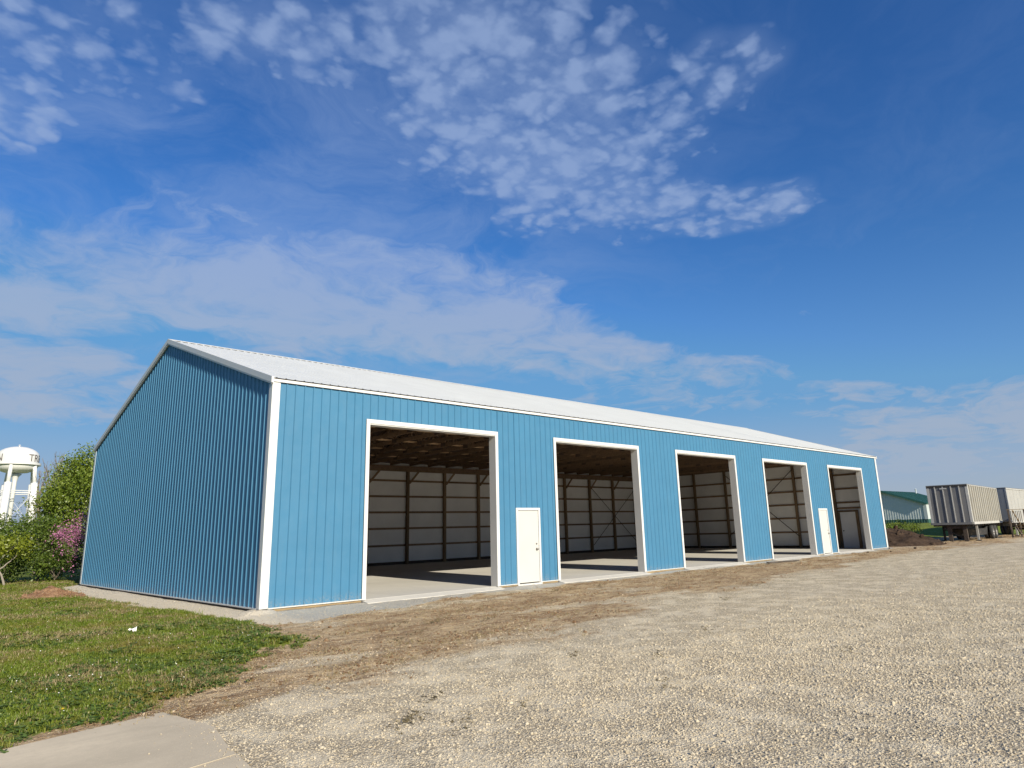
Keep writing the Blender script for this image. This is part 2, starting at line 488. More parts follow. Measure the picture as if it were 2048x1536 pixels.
soil_mat('earth_clod', (0.22, 0.130, 0.072), (0.42, 0.285, 0.170), 14.0)
soil_mat('dark_soil', (0.036, 0.023, 0.016), (0.085, 0.057, 0.039))
soil_mat('red_mulch', (0.24, 0.125, 0.07), (0.42, 0.27, 0.165), 6.0)


# ------------------------------------------------------------------ mesh helpers
class MB:
    def __init__(self):
        self.v, self.f = [], []

    def quad_box(self, pts):
        """8 corners: bottom 4 ccw, top 4 ccw"""
        o = len(self.v)
        self.v += [tuple(p) for p in pts]
        self.f += [tuple(o + i for i in q) for q in ((3, 2, 1, 0), (4, 5, 6, 7), (0, 1, 5, 4), (1, 2, 6, 5), (2, 3, 7, 6), (3, 0, 4, 7))]
        return self

    def box(self, x0, x1, y0, y1, z0, z1):
        return self.quad_box([(x0, y0, z0), (x1, y0, z0), (x1, y1, z0), (x0, y1, z0), (x0, y0, z1), (x1, y0, z1), (x1, y1, z1), (x0, y1, z1)])

    def beam(self, p, q, w, h, up=(0, 0, 1)):
        """rectangular bar from p to q; w sideways, h along up"""
        p, q = Vector(p), Vector(q)
        d = (q - p).normalized()
        u = Vector(up)
        s = d.cross(u)
        if s.length < 1e-5: s = d.cross(Vector((0, 1, 0)))
        s.normalize()
        u = s.cross(d).normalized()
        s *= w / 2
        u *= h / 2
        return self.quad_box([p - s - u, p + s - u, q + s - u, q - s - u, p - s + u, p + s + u, q + s + u, q - s + u])

    def tube(self, pts, rads, n=8, cap=True):
        o = len(self.v)
        pts = [Vector(p) for p in pts]
        k = len(pts)
        prev = None
        for i, p in enumerate(pts):
            d = (pts[min(i + 1, k - 1)] - pts[max(i - 1, 0)]).normalized()
            if prev is None:
                a = d.orthogonal().normalized()
            else:
                a = (prev - d * prev.dot(d))
                a = a.normalized() if a.length > 1e-6 else d.orthogonal().normalized()
            prev = a
            b = d.cross(a)
            for j in range(n):
                t = 2 * math.pi * j / n
                self.v.append(tuple(p + (a * math.cos(t) + b * math.sin(t)) * rads[i]))
        for i in range(k - 1):
            for j in range(n):
                j2 = (j + 1) % n
                self.f.append((o + i * n + j, o + i * n + j2, o + (i + 1) * n + j2, o + (i + 1) * n + j))
        if cap:
            self.f.append(tuple(o + j for j in reversed(range(n))))
            self.f.append(tuple(o + (k - 1) * n + j for j in range(n)))
        return self

    def lathe(self, prof, n=24, c=(0, 0, 0)):
        o = len(self.v)
        for (r, z) in prof:
            for j in range(n):
                t = 2 * math.pi * j / n
                self.v.append((c[0] + r * math.cos(t), c[1] + r * math.sin(t), c[2] + z))
        for i in range(len(prof) - 1):
            for j in range(n):
                j2 = (j + 1) % n
                self.f.append((o + i * n + j, o + i * n + j2, o + (i + 1) * n + j2, o + (i + 1) * n + j))
        return self

    def face(self, pts):
        o = len(self.v)
        self.v += [tuple(p) for p in pts]
        self.f.append(tuple(range(o, o + len(pts))))
        return self

    def mesh(self, name, mat, smooth=False):
        me = bpy.data.meshes.new(name)
        me.from_pydata(self.v, [], self.f)
        me.materials.append(MATS[mat])
        if smooth: me.polygons.foreach_set('use_smooth', [True] * len(me.polygons))
        me.update()
        return me

    def build(self, name, mat, parent=None, smooth=False, loc=None, bevel=0.0):
        o = bpy.data.objects.new(name, self.mesh(name, mat, smooth))
        COL.objects.link(o)
        if parent is not None: o.parent = parent
        if loc is not None: o.location = loc
        if bevel > 0:
            b = o.modifiers.new('bevel', 'BEVEL')
            b.width = bevel
            b.segments = 2
            b.limit_method = 'ANGLE'
        return o


def inst(name, me, parent, loc=(0, 0, 0), rot=(0, 0, 0), scale=(1, 1, 1)):
    o = bpy.data.objects.new(name, me)
    COL.objects.link(o)
    o.parent = parent
    o.location, o.rotation_euler, o.scale = loc, rot, scale
    return o


def thing(name, label, cat, loc=(0, 0, 0), rz=0.0, group=None):
    o = bpy.data.objects.new(name, None)
    COL.objects.link(o)
    o.empty_display_size = 0.3
    o.location = loc
    o.rotation_euler = (0, 0, rz)
    return tag(o, label, cat, group)


def tag(o, label, cat, group=None):
    o['label'] = label
    o['category'] = cat
    if group: o['group'] = group
    return o


def np_mesh(name, V, F, mat, smooth=False):
    """V (n,3), F (m,k) arrays with a fixed number of corners"""
    me = bpy.data.meshes.new(name)
    V = np.asarray(V, np.float32)
    F = np.asarray(F, np.int32)
    me.vertices.add(len(V))
    me.vertices.foreach_set('co', V.ravel())
    me.loops.add(F.size)
    me.loops.foreach_set('vertex_index', F.ravel())
    me.polygons.add(len(F))
    me.polygons.foreach_set('loop_start', np.arange(0, F.size, F.shape[1], dtype=np.int32))
    me.polygons.foreach_set('loop_total', np.full(len(F), F.shape[1], np.int32))
    if smooth: me.polygons.foreach_set('use_smooth', np.ones(len(F), bool))
    if mat: me.materials.append(MATS[mat])
    me.update(calc_edges=True)
    me.validate()
    return me


# value noise for terrain and scatter
_T = rng.random((256, 256))


def vnoise(x, y):
    xi, yi = np.floor(x).astype(int), np.floor(y).astype(int)
    fx, fy = x - xi, y - yi
    fx, fy = fx * fx * (3 - 2 * fx), fy * fy * (3 - 2 * fy)
    a, b = _T[xi & 255, yi & 255], _T[(xi + 1) & 255, yi & 255]
    c, d = _T[xi & 255, (yi + 1) & 255], _T[(xi + 1) & 255, (yi + 1) & 255]
    return (a * (1 - fx) + b * fx) * (1 - fy) + (c * (1 - fx) + d * fx) * fy


def fbm(x, y, oct=4, gain=0.5):
    s, a, t = 0, 1.0, 0
    for i in range(oct):
        s = s + a * vnoise(x * 2 ** i + 17.3 * i, y * 2 ** i + 9.1 * i)
        t += a
        a *= gain
    return s / t


def sstep(a, b, x):
    t = np.clip((x - a) / (b - a), 0, 1)
    return t * t * (3 - 2 * t)


def in_poly(px, py, poly):
    r = np.zeros(px.shape, bool)
    n = len(poly)
    for i in range(n):
        x0, y0 = poly[i]
        x1, y1 = poly[(i + 1) % n]
        c = ((y0 > py) != (y1 > py)) & (px < (x1 - x0) * (py - y0) / (y1 - y0 + 1e-12) + x0)
        r ^= c
    return r


def poly_sd(px, py, poly):
    d = np.full(px.shape, 1e9)
    n = len(poly)
    for i in range(n):
        x0, y0 = poly[i]
        x1, y1 = poly[(i + 1) % n]
        ex, ey = x1 - x0, y1 - y0
        t = np.clip(((px - x0) * ex + (py - y0) * ey) / (ex * ex + ey * ey + 1e-12), 0, 1)
        d = np.minimum(d, np.hypot(px - x0 - t * ex, py - y0 - t * ey))
    return np.where(in_poly(px, py, poly), d, -d)


# ------------------------------------------------------------------ ground layout
L, D, HE = 36.48, 16.06, 5.06
GRASS = [(-60, -20.9), (-5.6, -8.02), (-5.22, -7.86), (-4.78, -7.62), (-4.5, -7.3), (-4.1, -6.85), (-3.7, -6.85), (-3.22, -6.25), (-2.65, -5.9), (-2.23, -5.25), (-1.84, -5.0), (-1.25, -4.5), (-1.3, -3.6), (-1.05, -2.9), (-0.9, -1.6), (-0.95, -0.2), (-1.05, 1.25), (-1.25, 2.5), (-1.30, 5.5), (-1.40, 8.4), (-1.45, 10.0), (-1.45, 10.7), (-1.1, 12.3), (-0.7, 16.4), (1, 17.5), (36, 17.6), (37.6, 3.2), (43, 3.0), (48, 3.3), (53, 3.8), (62, 4.5), (70, 2), (74, -60), (420, -400), (900, -400), (900, 900), (-900, 900), (-900, -220)]
DRIVE = [(-4.30, -7.80), (-4.22, -8.3), (-4.16, -8.75), (-4.30, -9.4), (-4.40, -10.1), (-4.75, -13.5), (-14, -17.6), (-60, -29.0), (-60, -20.75)]
BX = [-6, -4.3, -3, -1.5, 0, 2, 6, 13, 21, 32, 40, 46, 60, 75]
BY = [-8.3, -7.95, -7.85, -7.7, -7.4, -6.8, -5.7, -4.3, -3.4, -2.5, -3.0, -3.0, -2.2, -2.0]


def masks(x, y):
    warp = (fbm(x * 0.9, y * 0.9, 4) - 0.5) * 1.1 + (fbm(x * 3.2, y * 3.2, 4, .6) - 0.5) * 1.0
    gsd = poly_sd(x, y, GRASS) + warp * 0.75
    grass = np.clip(gsd / 0.5 + 0.5, 0, 1)
    yb = np.interp(x, BX, BY)
    lo = sstep(-1.3, 0.9, y - yb + (fbm(x * 0.5 + 9, y * 0.8, 4) - 0.5) * 2.8)
    patch = 0.36 + 1.0 * sstep(0.30, 0.62, fbm(x * 0.45 + 3, y * 1.1 + 5, 5, .6))
    dirt = np.clip(lo * patch, 0, 1)
    # near the lawn edge the soil is bare too
    dirt = np.maximum(dirt, 0.95 * sstep(-0.8, -0.05, gsd) * (y < -1.0))
    dirt = np.where((x > 72) | (y > 30), 0, dirt)
    gy = np.interp(x, [-2, -0.5, 0.5, 3, 4.5, 8, 16, 30, 40], [-0.6, -1.9, -2.0, -1.5, -0.8, -0.55, -0.4, -0.35, -0.2])
    grey = sstep(-0.35, 0.25, y - gy + (fbm(x * 1.4, y * 1.4 + 30, 3) - 0.5) * 0.9) * (x > -2.3) * (x < 37) * (y < 18)
    dirt = dirt * (1 - 0.85 * grey)
    return grass, dirt, grey, gsd


def gz(x, y):
    grass, dirt, grey, gsd = masks(x, y)
    z = np.full(x.shape, -0.10)
    # raised next to the walls
    front = np.exp(-np.maximum(0, -y) / 0.45) * (x > -0.3) * (x < L + 1) * (y < 0.3)
    z += 0.06 * front
    side = np.exp(-np.maximum(0, -x) / 0.5) * (y > -0.2) * (y < D + 0.5) * (x < 0.3)
    z += 0.055 * side
    z += sstep(20, 50, x) * 0.04
    # lawn stands a little proud of the gravel
    z += 0.05 * sstep(-0.1, 0.35, gsd) * (x < 30) * (y < 17)
    z += 0.03 * (fbm(x * 0.5, y * 0.5, 3) - 0.5)
    z += dirt * 0.06 * (fbm(x * 1.6 + 4, y * 1.9, 5, 0.6) - 0.5) + dirt * 0.05 * (fbm(x * 7 + 4, y * 8, 3, 0.6) - 0.5)
    z += 0.022 * (fbm(x * 5, y * 5, 3) - 0.5) * (1 - grass * 0.4)
    # far rise at right behind the trailers
    z += 1.12 * sstep(46, 90, x) * sstep(1.5, 10, y)
    z += 0.25 * sstep(20, 60, y) * (x < 30)
    inside = (x > 0.02) & (x < L - 0.02) & (y > 0.03) & (y < D - 0.05)
    z = np.where(inside, -0.28, z)
    dsd = poly_sd(x, y, DRIVE)
    z = np.where(dsd > 0.25, -0.20, z)
    return z


def axis(segs):
    out = []
    for (a, b, st) in segs:
        n = max(1, int(round((b - a) / st)))
        out += list(np.linspace(a, b, n, endpoint=False))
    out.append(segs[-1][1])
    return np.array(out)


def geo(a, b, n):
    return list(np.sign(a) * np.geomspace(abs(a), abs(b), n))


def build_ground():
    xs = np.concatenate([geo(-1400, -15, 22)[:-1], axis([(-15, -8, 0.35), (-8, 6, 0.09), (6, 14, 0.15), (14, 36, 0.3), (36, 60, 0.45), (60, 110, 1.5)]), geo(115, 1500, 20)])
    ys = np.concatenate([geo(-1400, -25, 20)[:-1], axis([(-25, -14.5, 0.8), (-14.5, 0.6, 0.09), (0.6, 12, 0.3), (12, 34, 0.5), (34, 60, 2)]), geo(64, 1500, 20)])
    X, Y = np.meshgrid(xs, ys, indexing='ij')
    Z = gz(X, Y)
    V = np.stack([X.ravel(), Y.ravel(), Z.ravel()], 1)
    nx, ny = len(xs), len(ys)
    idx = np.arange(nx * ny).reshape(nx, ny)
    F = np.stack([idx[:-1, :-1].ravel(), idx[1:, :-1].ravel(), idx[1:, 1:].ravel(), idx[:-1, 1:].ravel()], 1)
    me = np_mesh('ground', V, F, 'ground_surface', True)
    g, d, gr, _ = masks(X.ravel(), Y.ravel())
    for nm, arr in (('grass', g), ('dirt', d), ('grey', gr)):
        a = me.attributes.new(nm, 'FLOAT', 'POINT')
        a.data.foreach_set('value', arr.astype(np.float32))
    o = bpy.data.objects.new('ground', me)
    COL.objects.link(o)
    o['kind'] = 'structure'
    # concrete drive, lower left
    mb = MB()
    top = [(x, y, -0.085) for x, y in DRIVE]
    bot = [(x, y, -0.25) for x, y in DRIVE]
    n = len(DRIVE)
    mb.v = top + bot
    mb.f = [tuple(reversed(range(n)))] + [(i, (i + 1) % n, n + (i + 1) % n, n + i) for i in range(n)]
    dr = mb.build('driveway', 'drive_concrete')
    bm = bmesh.new()
    bm.from_mesh(dr.data)
    bmesh.ops.recalc_face_normals(bm, faces=bm.faces)
    bm.to_mesh(dr.data)
    bm.free()
    dr['kind'] = 'structure'
    MB().beam((-4.36, -9.72, -0.081), (-30, -15.3, -0.081), .013, .006).build('joint_seal', 'joint_pale', dr)


build_ground()


# ------------------------------------------------------------------ scattering with instances on points
def scatter(name, P, rot, scl, which, sources, extra=None, kind='stuff'):
    me = bpy.data.meshes.new(name)
    P = np.asarray(P, np.float32)
    me.vertices.add(len(P))
    me.vertices.foreach_set('co', P.ravel())
    a = me.attributes.new('rot', 'FLOAT_VECTOR', 'POINT')
    a.data.foreach_set('vector', np.asarray(rot, np.float32).ravel())
    a = me.attributes.new('scl', 'FLOAT_VECTOR', 'POINT')
    a.data.foreach_set('vector', np.asarray(scl, np.float32).ravel())
    a = me.attributes.new('which', 'INT', 'POINT')
    a.data.foreach_set('value', np.asarray(which, np.int32))
    for k, v in (extra or {}).items():
        a = me.attributes.new(k, 'FLOAT', 'POINT')
        a.data.foreach_set('value', np.asarray(v, np.float32))
    me.update()
    o = bpy.data.objects.new(name, me)
    COL.objects.link(o)
    o['kind'] = kind
    col = bpy.data.collections.new(name + '_source')
    for i, sm in enumerate(sources):
        so = bpy.data.objects.new('%s_piece_%02d' % (name, i), sm)
        col.objects.link(so)
    t = bpy.data.node_groups.new(name + '_nodes', 'GeometryNodeTree')
    t.interface.new_socket('Geometry', in_out='INPUT', socket_type='NodeSocketGeometry')
    t.interface.new_socket('Geometry', in_out='OUTPUT', socket_type='NodeSocketGeometry')
    gi, go = t.nodes.new('NodeGroupInput'), t.nodes.new('NodeGroupOutput')
    iop = t.nodes.new('GeometryNodeInstanceOnPoints')
    ci = t.nodes.new('GeometryNodeCollectionInfo')
    ci.inputs['Collection'].default_value = col
    ci.inputs['Separate Children'].default_value = True
    ci.inputs['Reset Children'].default_value = True

    def named(nm, typ):
        n = t.nodes.new('GeometryNodeInputNamedAttribute')
        n.data_type = typ
        n.inputs['Name'].default_value = nm
        return n.outputs['Attribute']
    t.links.new(gi.outputs[0], iop.inputs['Points'])
    t.links.new(ci.outputs[0], iop.inputs['Instance'])
    iop.inputs['Pick Instance'].default_value = True
    t.links.new(named('which', 'INT'), iop.inputs['Instance Index'])
    t.links.new(named('rot', 'FLOAT_VECTOR'), iop.inputs['Rotation'])
    t.links.new(named('scl', 'FLOAT_VECTOR'), iop.inputs['Scale'])
    t.links.new(iop.outputs[0], go.inputs[0])
    md = o.modifiers.new('scatter', 'NODES')
    md.node_group = t
    return o


def stone_mesh(i, mat='gravel_stone', sub=1):
    bm = bmesh.new()
    bmesh.ops.create_icosphere(bm, subdivisions=sub, radius=1.0)
    r = random.Random(100 + i)
    sx, sy, sz = r.uniform(.8, 1.25), r.uniform(.7, 1.0), r.uniform(.5, .8)
    for v in bm.verts:
        k = r.uniform(0.72, 1.15)
        v.co = Vector((v.co.x * sx * k, v.co.y * sy * k, v.co.z * sz * k))
    me = bpy.data.meshes.new('stone_%02d' % i)
    bm.to_mesh(me)
    bm.free()
    me.materials.append(MATS[mat])
    return me


def cam_polar(n, r0, r1, knee, a0, a1, power=2.0):
    """points round the camera on the ground plane, dense near, thinning beyond the knee"""
    rs = np.linspace(r0, r1, 4000)
    dens = np.where(rs < knee, 1.0, (knee / rs) ** power) * rs
    cdf = np.cumsum(dens)
    cdf /= cdf[-1]
    r = np.interp(rng.random(n), cdf, rs)
    a = rng.uniform(a0, a1, n)
    return CAM.x + r * np.sin(a), CAM.y + r * np.cos(a), r


def build_gravel():
    n = 420000
    x, y, r = cam_polar(n, 2.2, 48, 9.0, YAW - 0.50, YAW + 0.86)
    grass, dirt, grey, gsd = masks(x, y)
    dsd = poly_sd(x, y, DRIVE)
    inside = (x > -0.05) & (x < L + 0.05) & (y > -0.06)
    rough = sstep(0.40, 0.62, fbm(x * 0.45 + 2, y * 0.45, 4))
    near_right = sstep(-4.5, 2.0, x) * sstep(-7.5, -10.5, y)
    keep = 0.26 + 0.34 * rough + 0.55 * near_right
    keep = keep * (1 - 0.45 * dirt)
    keep = np.where(grey > 0.5, 0.55, keep)
    keep = keep * np.clip(1.15 - 2.2 * grass, 0, 1)
    keep = np.where(dsd > 0.0, keep * 0.3 * np.exp(-dsd / 0.12), keep)
    ok = (rng.random(n) < keep) & ~inside & (y < 17)
    x, y, r, dirt, grey = x[ok], y[ok], r[ok], dirt[ok], grey[ok]
    m = len(x)
    size = np.clip(np.exp(rng.normal(-5.30, 0.42, m) + 0.34 * near_right[ok]), 00.003, 0.017)
    size *= np.interp(r, [3, 10, 30, 48], [1.0, 1.1, 1.6, 2.0]) * (1 - 0.25 * (grey > 0.5))
    z = gz(x, y) + size * 0.18
    dsd = poly_sd(x, y, DRIVE)
    z = np.where(dsd > 0, -0.083 + size * 0.3, z)
    rot = np.stack([rng.normal(0, .35, m), rng.normal(0, .35, m), rng.uniform(0, 6.28, m)], 1)
    scl = size[:, None] * rng.uniform(0.8, 1.25, (m, 3))
    scatter('gravel', np.stack([x, y, z], 1), rot, scl, rng.integers(0, 6, m), [stone_mesh(i) for i in range(6)], {'earthy': dirt})


def build_clods():
    n = 150000
    x, y, r = cam_polar(n, 5, 48, 10.0, YAW - 0.55, YAW + 0.80, 1.7)
    grass, dirt, grey, gsd = masks(x, y)
    lump = sstep(0.42, 0.66, fbm(x * 1.1 + 31, y * 1.6 + 7, 5, .6))
    inside = (x > -0.05) & (x < L + 0.05) & (y > -0.5)
    dsd = poly_sd(x, y, DRIVE)
    ok = (rng.random(n) < np.clip(dirt * 1.3 - .25, 0, 1) * (.12 + .88 * lump)) & ~inside & (grass < .7) & (dsd < 0) & (y < 4)
    x, y, r = x[ok], y[ok], r[ok]
    m = len(x)
    size = np.clip(np.exp(rng.normal(-4.75, 0.5, m)), .004, .045) * np.interp(r, [3, 10, 30, 48], [1.0, 1.1, 1.5, 1.8])
    rot = np.stack([rng.normal(0, .5, m), rng.normal(0, .5, m), rng.uniform(0, 6.28, m)], 1)
    scatter('dirt_clods', np.stack([x, y, gz(x, y) + size * .12], 1), rot, size[:, None] * rng.uniform(.7, 1.3, (m, 3)), rng.integers(0, 5, m), [stone_mesh(400 + i, 'earth_clod') for i in range(5)])
    # trampled straw on the bare earth
    q = 5200
    sx, sy, sr = x[:q * 3:3], y[:q * 3:3], r[:q * 3:3]
    sx, sy = sx + rng.normal(0, .25, len(sx)), sy + rng.normal(0, .18, len(sx))
    k = ~((sx > -.05) & (sy > -.1))
    sx, sy = sx[k], sy[k]
    q = len(sx)
    rot = np.stack([rng.normal(0, .5, q), rng.normal(0, .5, q), rng.uniform(0, 6.28, q)], 1)
    scatter('straw', np.stack([sx, sy, gz(sx, sy)], 1), rot, np.repeat(rng.uniform(.4, .9, (q, 1)), 3, 1) * np.array([1.5, 1.5, .35]), rng.integers(0, 2, q), [blade_mesh(30, 'dry'), blade_mesh(31, 'dry')])


def blade_mesh(i, kind):
    r = random.Random(500 + i)
    V, F = [], []
    if kind in ('grass', 'dry'):
        nb = 11 if kind == 'grass' else 7
        for _ in range(nb):
            a = r.uniform(0, 6.28)
            bx, by = r.gauss(0, .022), r.gauss(0, .022)
            h = r.uniform(.035, .085)
            lean = r.uniform(.15, .8) * h
            w = r.uniform(.0022, .0045)
            dx, dy = math.cos(a), math.sin(a)
            px, py = -dy * w, dx * w
            o = len(V)
            V += [(bx - px, by - py, -.01), (bx + px, by + py, -.01),
                  (bx + dx * lean * .35 + px * .8, by + dy * lean * .35 + py * .8, h * .6), (bx + dx * lean * .35 - px * .8, by + dy * lean * .35 - py * .8, h * .6),
                  (bx + dx * lean, by + dy * lean, h * r.uniform(.75, 1))]
            F += [(o, o + 1, o + 2, o + 3), (o + 3, o + 2, o + 4)]
    else:
        for _ in range(9):
            a = r.uniform(0, 6.28)
            d = r.uniform(.01, .05)
            s = r.uniform(.008, .018)
            cx, cy, cz = d * math.cos(a), d * math.sin(a), r.uniform(.012, .05)
            tx, ty = r.gauss(0, .35), r.gauss(0, .35)
            o = len(V)
            for k in range(6):
                t = k * math.pi / 3 + a
                ux, uy = s * math.cos(t), s * math.sin(t)
                V.append((cx + ux, cy + uy, cz + ux * tx + uy * ty))
            F.append(tuple(range(o, o + 6)))
    me = bpy.data.meshes.new('tuft_%02d' % i)
    me.from_pydata(V, [], F)
    me.materials.append(MATS[{'grass': 'grass_blade', 'dry': 'dry_blade', 'clover': 'clover_leaf', 'weed': 'weed_leaf'}[kind]])
    return me


def build_grass():
    kinds = ['grass'] * 4 + ['dry'] * 2 + ['clover'] * 2
    src = [blade_mesh(i, k) for i, k in enumerate(kinds)]
    n = 260000
    x, y, r = cam_polar(n, 6.0, 40, 11.0, YAW - 0.84, YAW - 0.05, 1.3)
    grass, dirt, grey, gsd = masks(x, y)
    ok = (gsd > -0.05 - 0.3 * rng.random(n) ** 2) & (x < 0.6) & (y < 24) & ~((x > -0.05) & (y > 0) & (y < D))
    dens = 0.45 + 0.7 * sstep(0.3, 0.6, fbm(x * 1.3, y * 1.3 + 40, 4))
    ok &= rng.random(n) < dens * sstep(-0.35, 0.3, gsd)
    x, y, r, gsd = x[ok], y[ok], r[ok], gsd[ok]
    m = len(x)
    dryn = fbm(x * 1.1 + 50, y * 1.1, 4)
    clov = fbm(x * 0.8 + 90, y * 0.8 + 20, 3)
    u = rng.random(m)
    edge = np.exp(-np.maximum(gsd, 0) / 0.5)
    which = rng.integers(0, 4, m)
    pd = 0.16 + 0.6 * sstep(0.45, 0.64, dryn)
    which = np.where(u < pd, rng.integers(4, 6, m), which)
    pc = np.clip(0.03 + 0.25 * sstep(0.52, 0.66, clov) + 0.45 * edge * (y < -1), 0, 0.6)
    which = np.where(rng.random(m) < pc, rng.integers(6, 8, m), which)
    s = rng.uniform(0.6, 1.25, m) * np.interp(r, [6, 15, 35], [0.85, 1.0, 1.5]) * (0.75 + 0.6 * fbm(x * 2, y * 2, 3))
    z = gz(x, y)
    rot = np.stack([rng.normal(0, .12, m), rng.normal(0, .12, m), rng.uniform(0, 6.28, m)], 1)
    scl = np.stack([s * 1.15, s * 1.15, s * rng.uniform(.5, .9, m)], 1)
    scatter('lawn_grass', np.stack([x, y, z], 1), rot, scl, which, src)
    # clover and dandelion heads
    fl = rng.random(m) < (0.001 + 0.003 * sstep(0.5, 0.62, clov))
    fx, fy, fz = x[fl], y[fl], z[fl] + 0.055
    k = len(fx)
    bm = bmesh.new()
    bmesh.ops.create_icosphere(bm, subdivisions=1, radius=0.007)
    me = bpy.data.meshes.new('clover_head')
    bm.to_mesh(me)
    bm.free()
    me.materials.append(MATS['paper'])
    scatter('clover_flowers', np.stack([fx, fy, fz], 1), np.zeros((k, 3)), np.repeat(rng.uniform(.5, 1.1, (k, 1)), 3, 1), np.zeros(k, int), [me])
    # dark weed scraps on gravel and bare earth
    spots = [(-2.75, -9.75, .28), (-2.95, -9.95, .2), (-2.2, -9.3, .22), (-2.55, -10.3, .25), (-1.75, -10.2, .2), (0.4, -8.9, .22), (1.1, -9.7, .25), (-0.3, -10.8, .2), (0.9, -6.9, .22), (2.3, -4.9, .3), (1.4, -4.4, .35), (0.5, -5.2, .35), (-0.2, -5.6, .3), (5.5, -3.5, .4), (8.5, -1.3, .5), (7.6, -1.6, .4), (9.3, -1.7, .4), (4.0, -1.9, .3), (1.0, -4.0, .3), (12.0, -2.4, .4), (2.9, -11.4, .3), (3.4, -9.0, .3), (7.8, -6.7, .35), (11.5, -5.4, .4), (15.0, -2.0, .5), (19.0, -1.4, .5), (24.0, -1.8, .6), (30.0, -1.2, .6)]
    wx, wy = [], []
    for (a, b, s_) in spots:
        q = int(34 * (s_ / .25) ** 1.3)
        # scraps lie drawn out along the tyre tracks
        tt, nn = rng.normal(0, s_ * .75, q), rng.normal(0, s_ * .22, q)
        wx.append(a + tt * .8 - nn * .6)
        wy.append(b + tt * .6 + nn * .8)
    wx, wy = np.concatenate(wx), np.concatenate(wy)
    q = len(wx)
    rot = np.stack([rng.normal(0, .3, q), rng.normal(0, .3, q), rng.uniform(0, 6.28, q)], 1)
    scatter('weed_scraps', np.stack([wx, wy, gz(wx, wy)], 1), rot, np.repeat(rng.uniform(.2, .5, (q, 1)), 3, 1) * np.array([1.4, 1.4, .4]), rng.integers(0, 4, q),
            [blade_mesh(20, 'weed'), blade_mesh(21, 'weed'), blade_mesh(22, 'dry'), blade_mesh(23, 'dry')])


# ------------------------------------------------------------------ the blue pole barn
RIB = 0.228
RIBS = [(-0.026, 0.0), (-0.010, 0.023), (0.010, 0.023), (0.019, 0.0)]
DEEP = [(-0.020, 0.0), (-0.008, 0.0195), (0.008, 0.0195), (0.018, 0.0)]
DOORX = [2.491, 9.330, 16.094, 22.900, 29.714]
DW, DH, TR = 4.46, 4.401, 0.105
MANX = [7.624, 28.048]
MW, MH = 0.9965, 2.181
RY, RZ = D / 2, 7.82
SLOPE = (RZ - 5.144) / (RY + 0.08)


def profile(s0, s1, step=RIB, minor=False, ribs=None):
    """(s, height) points of ribbed steel between s0 and s1"""
    pts = [(s0, 0.0)]
    k = math.floor(s0 / step) - 1
    while k * step < s1 + step:
        c = (k + 0.5) * step
        cand = [(c + a, h) for a, h in (ribs or RIBS)]
        if minor:
            for mo in (0.33, 0.67):
                mc = c + mo * step
                cand += [(mc - 0.012, 0), (mc, 0.0035), (mc + 0.012, 0)]
        for s, h in sorted(cand):
            if s0 + 1e-4 < s < s1 - 1e-4: pts.append((s, h))
        k += 1
    pts.append((s1, 0.0))
    return pts


def steel_sheet(org, along, outw, s0, s1, zb, zt, step=RIB, up=(0, 0, 1), minor=False, lift=0.0, ribs=None):
    """vertical ribbed sheet; zt may be a function of s"""
    org, along, outw, up = Vector(org), Vector(along), Vector(outw), Vector(up)
    mb = MB()
    pr = profile(s0, s1, step, minor, ribs)
    ft = zt if callable(zt) else (lambda s: zt)
    for s, h in pr:
        b = org + along * s + outw * (h + lift)
        mb.v.append(tuple(b + up * zb))
        mb.v.append(tuple(b + up * ft(s)))
    flip = along.cross(up).dot(outw) < 0
    for i in range(len(pr) - 1):
        q = (2 * i, 2 * i + 2, 2 * i + 3, 2 * i + 1)
        mb.f.append(tuple(reversed(q)) if flip else q)
    return mb


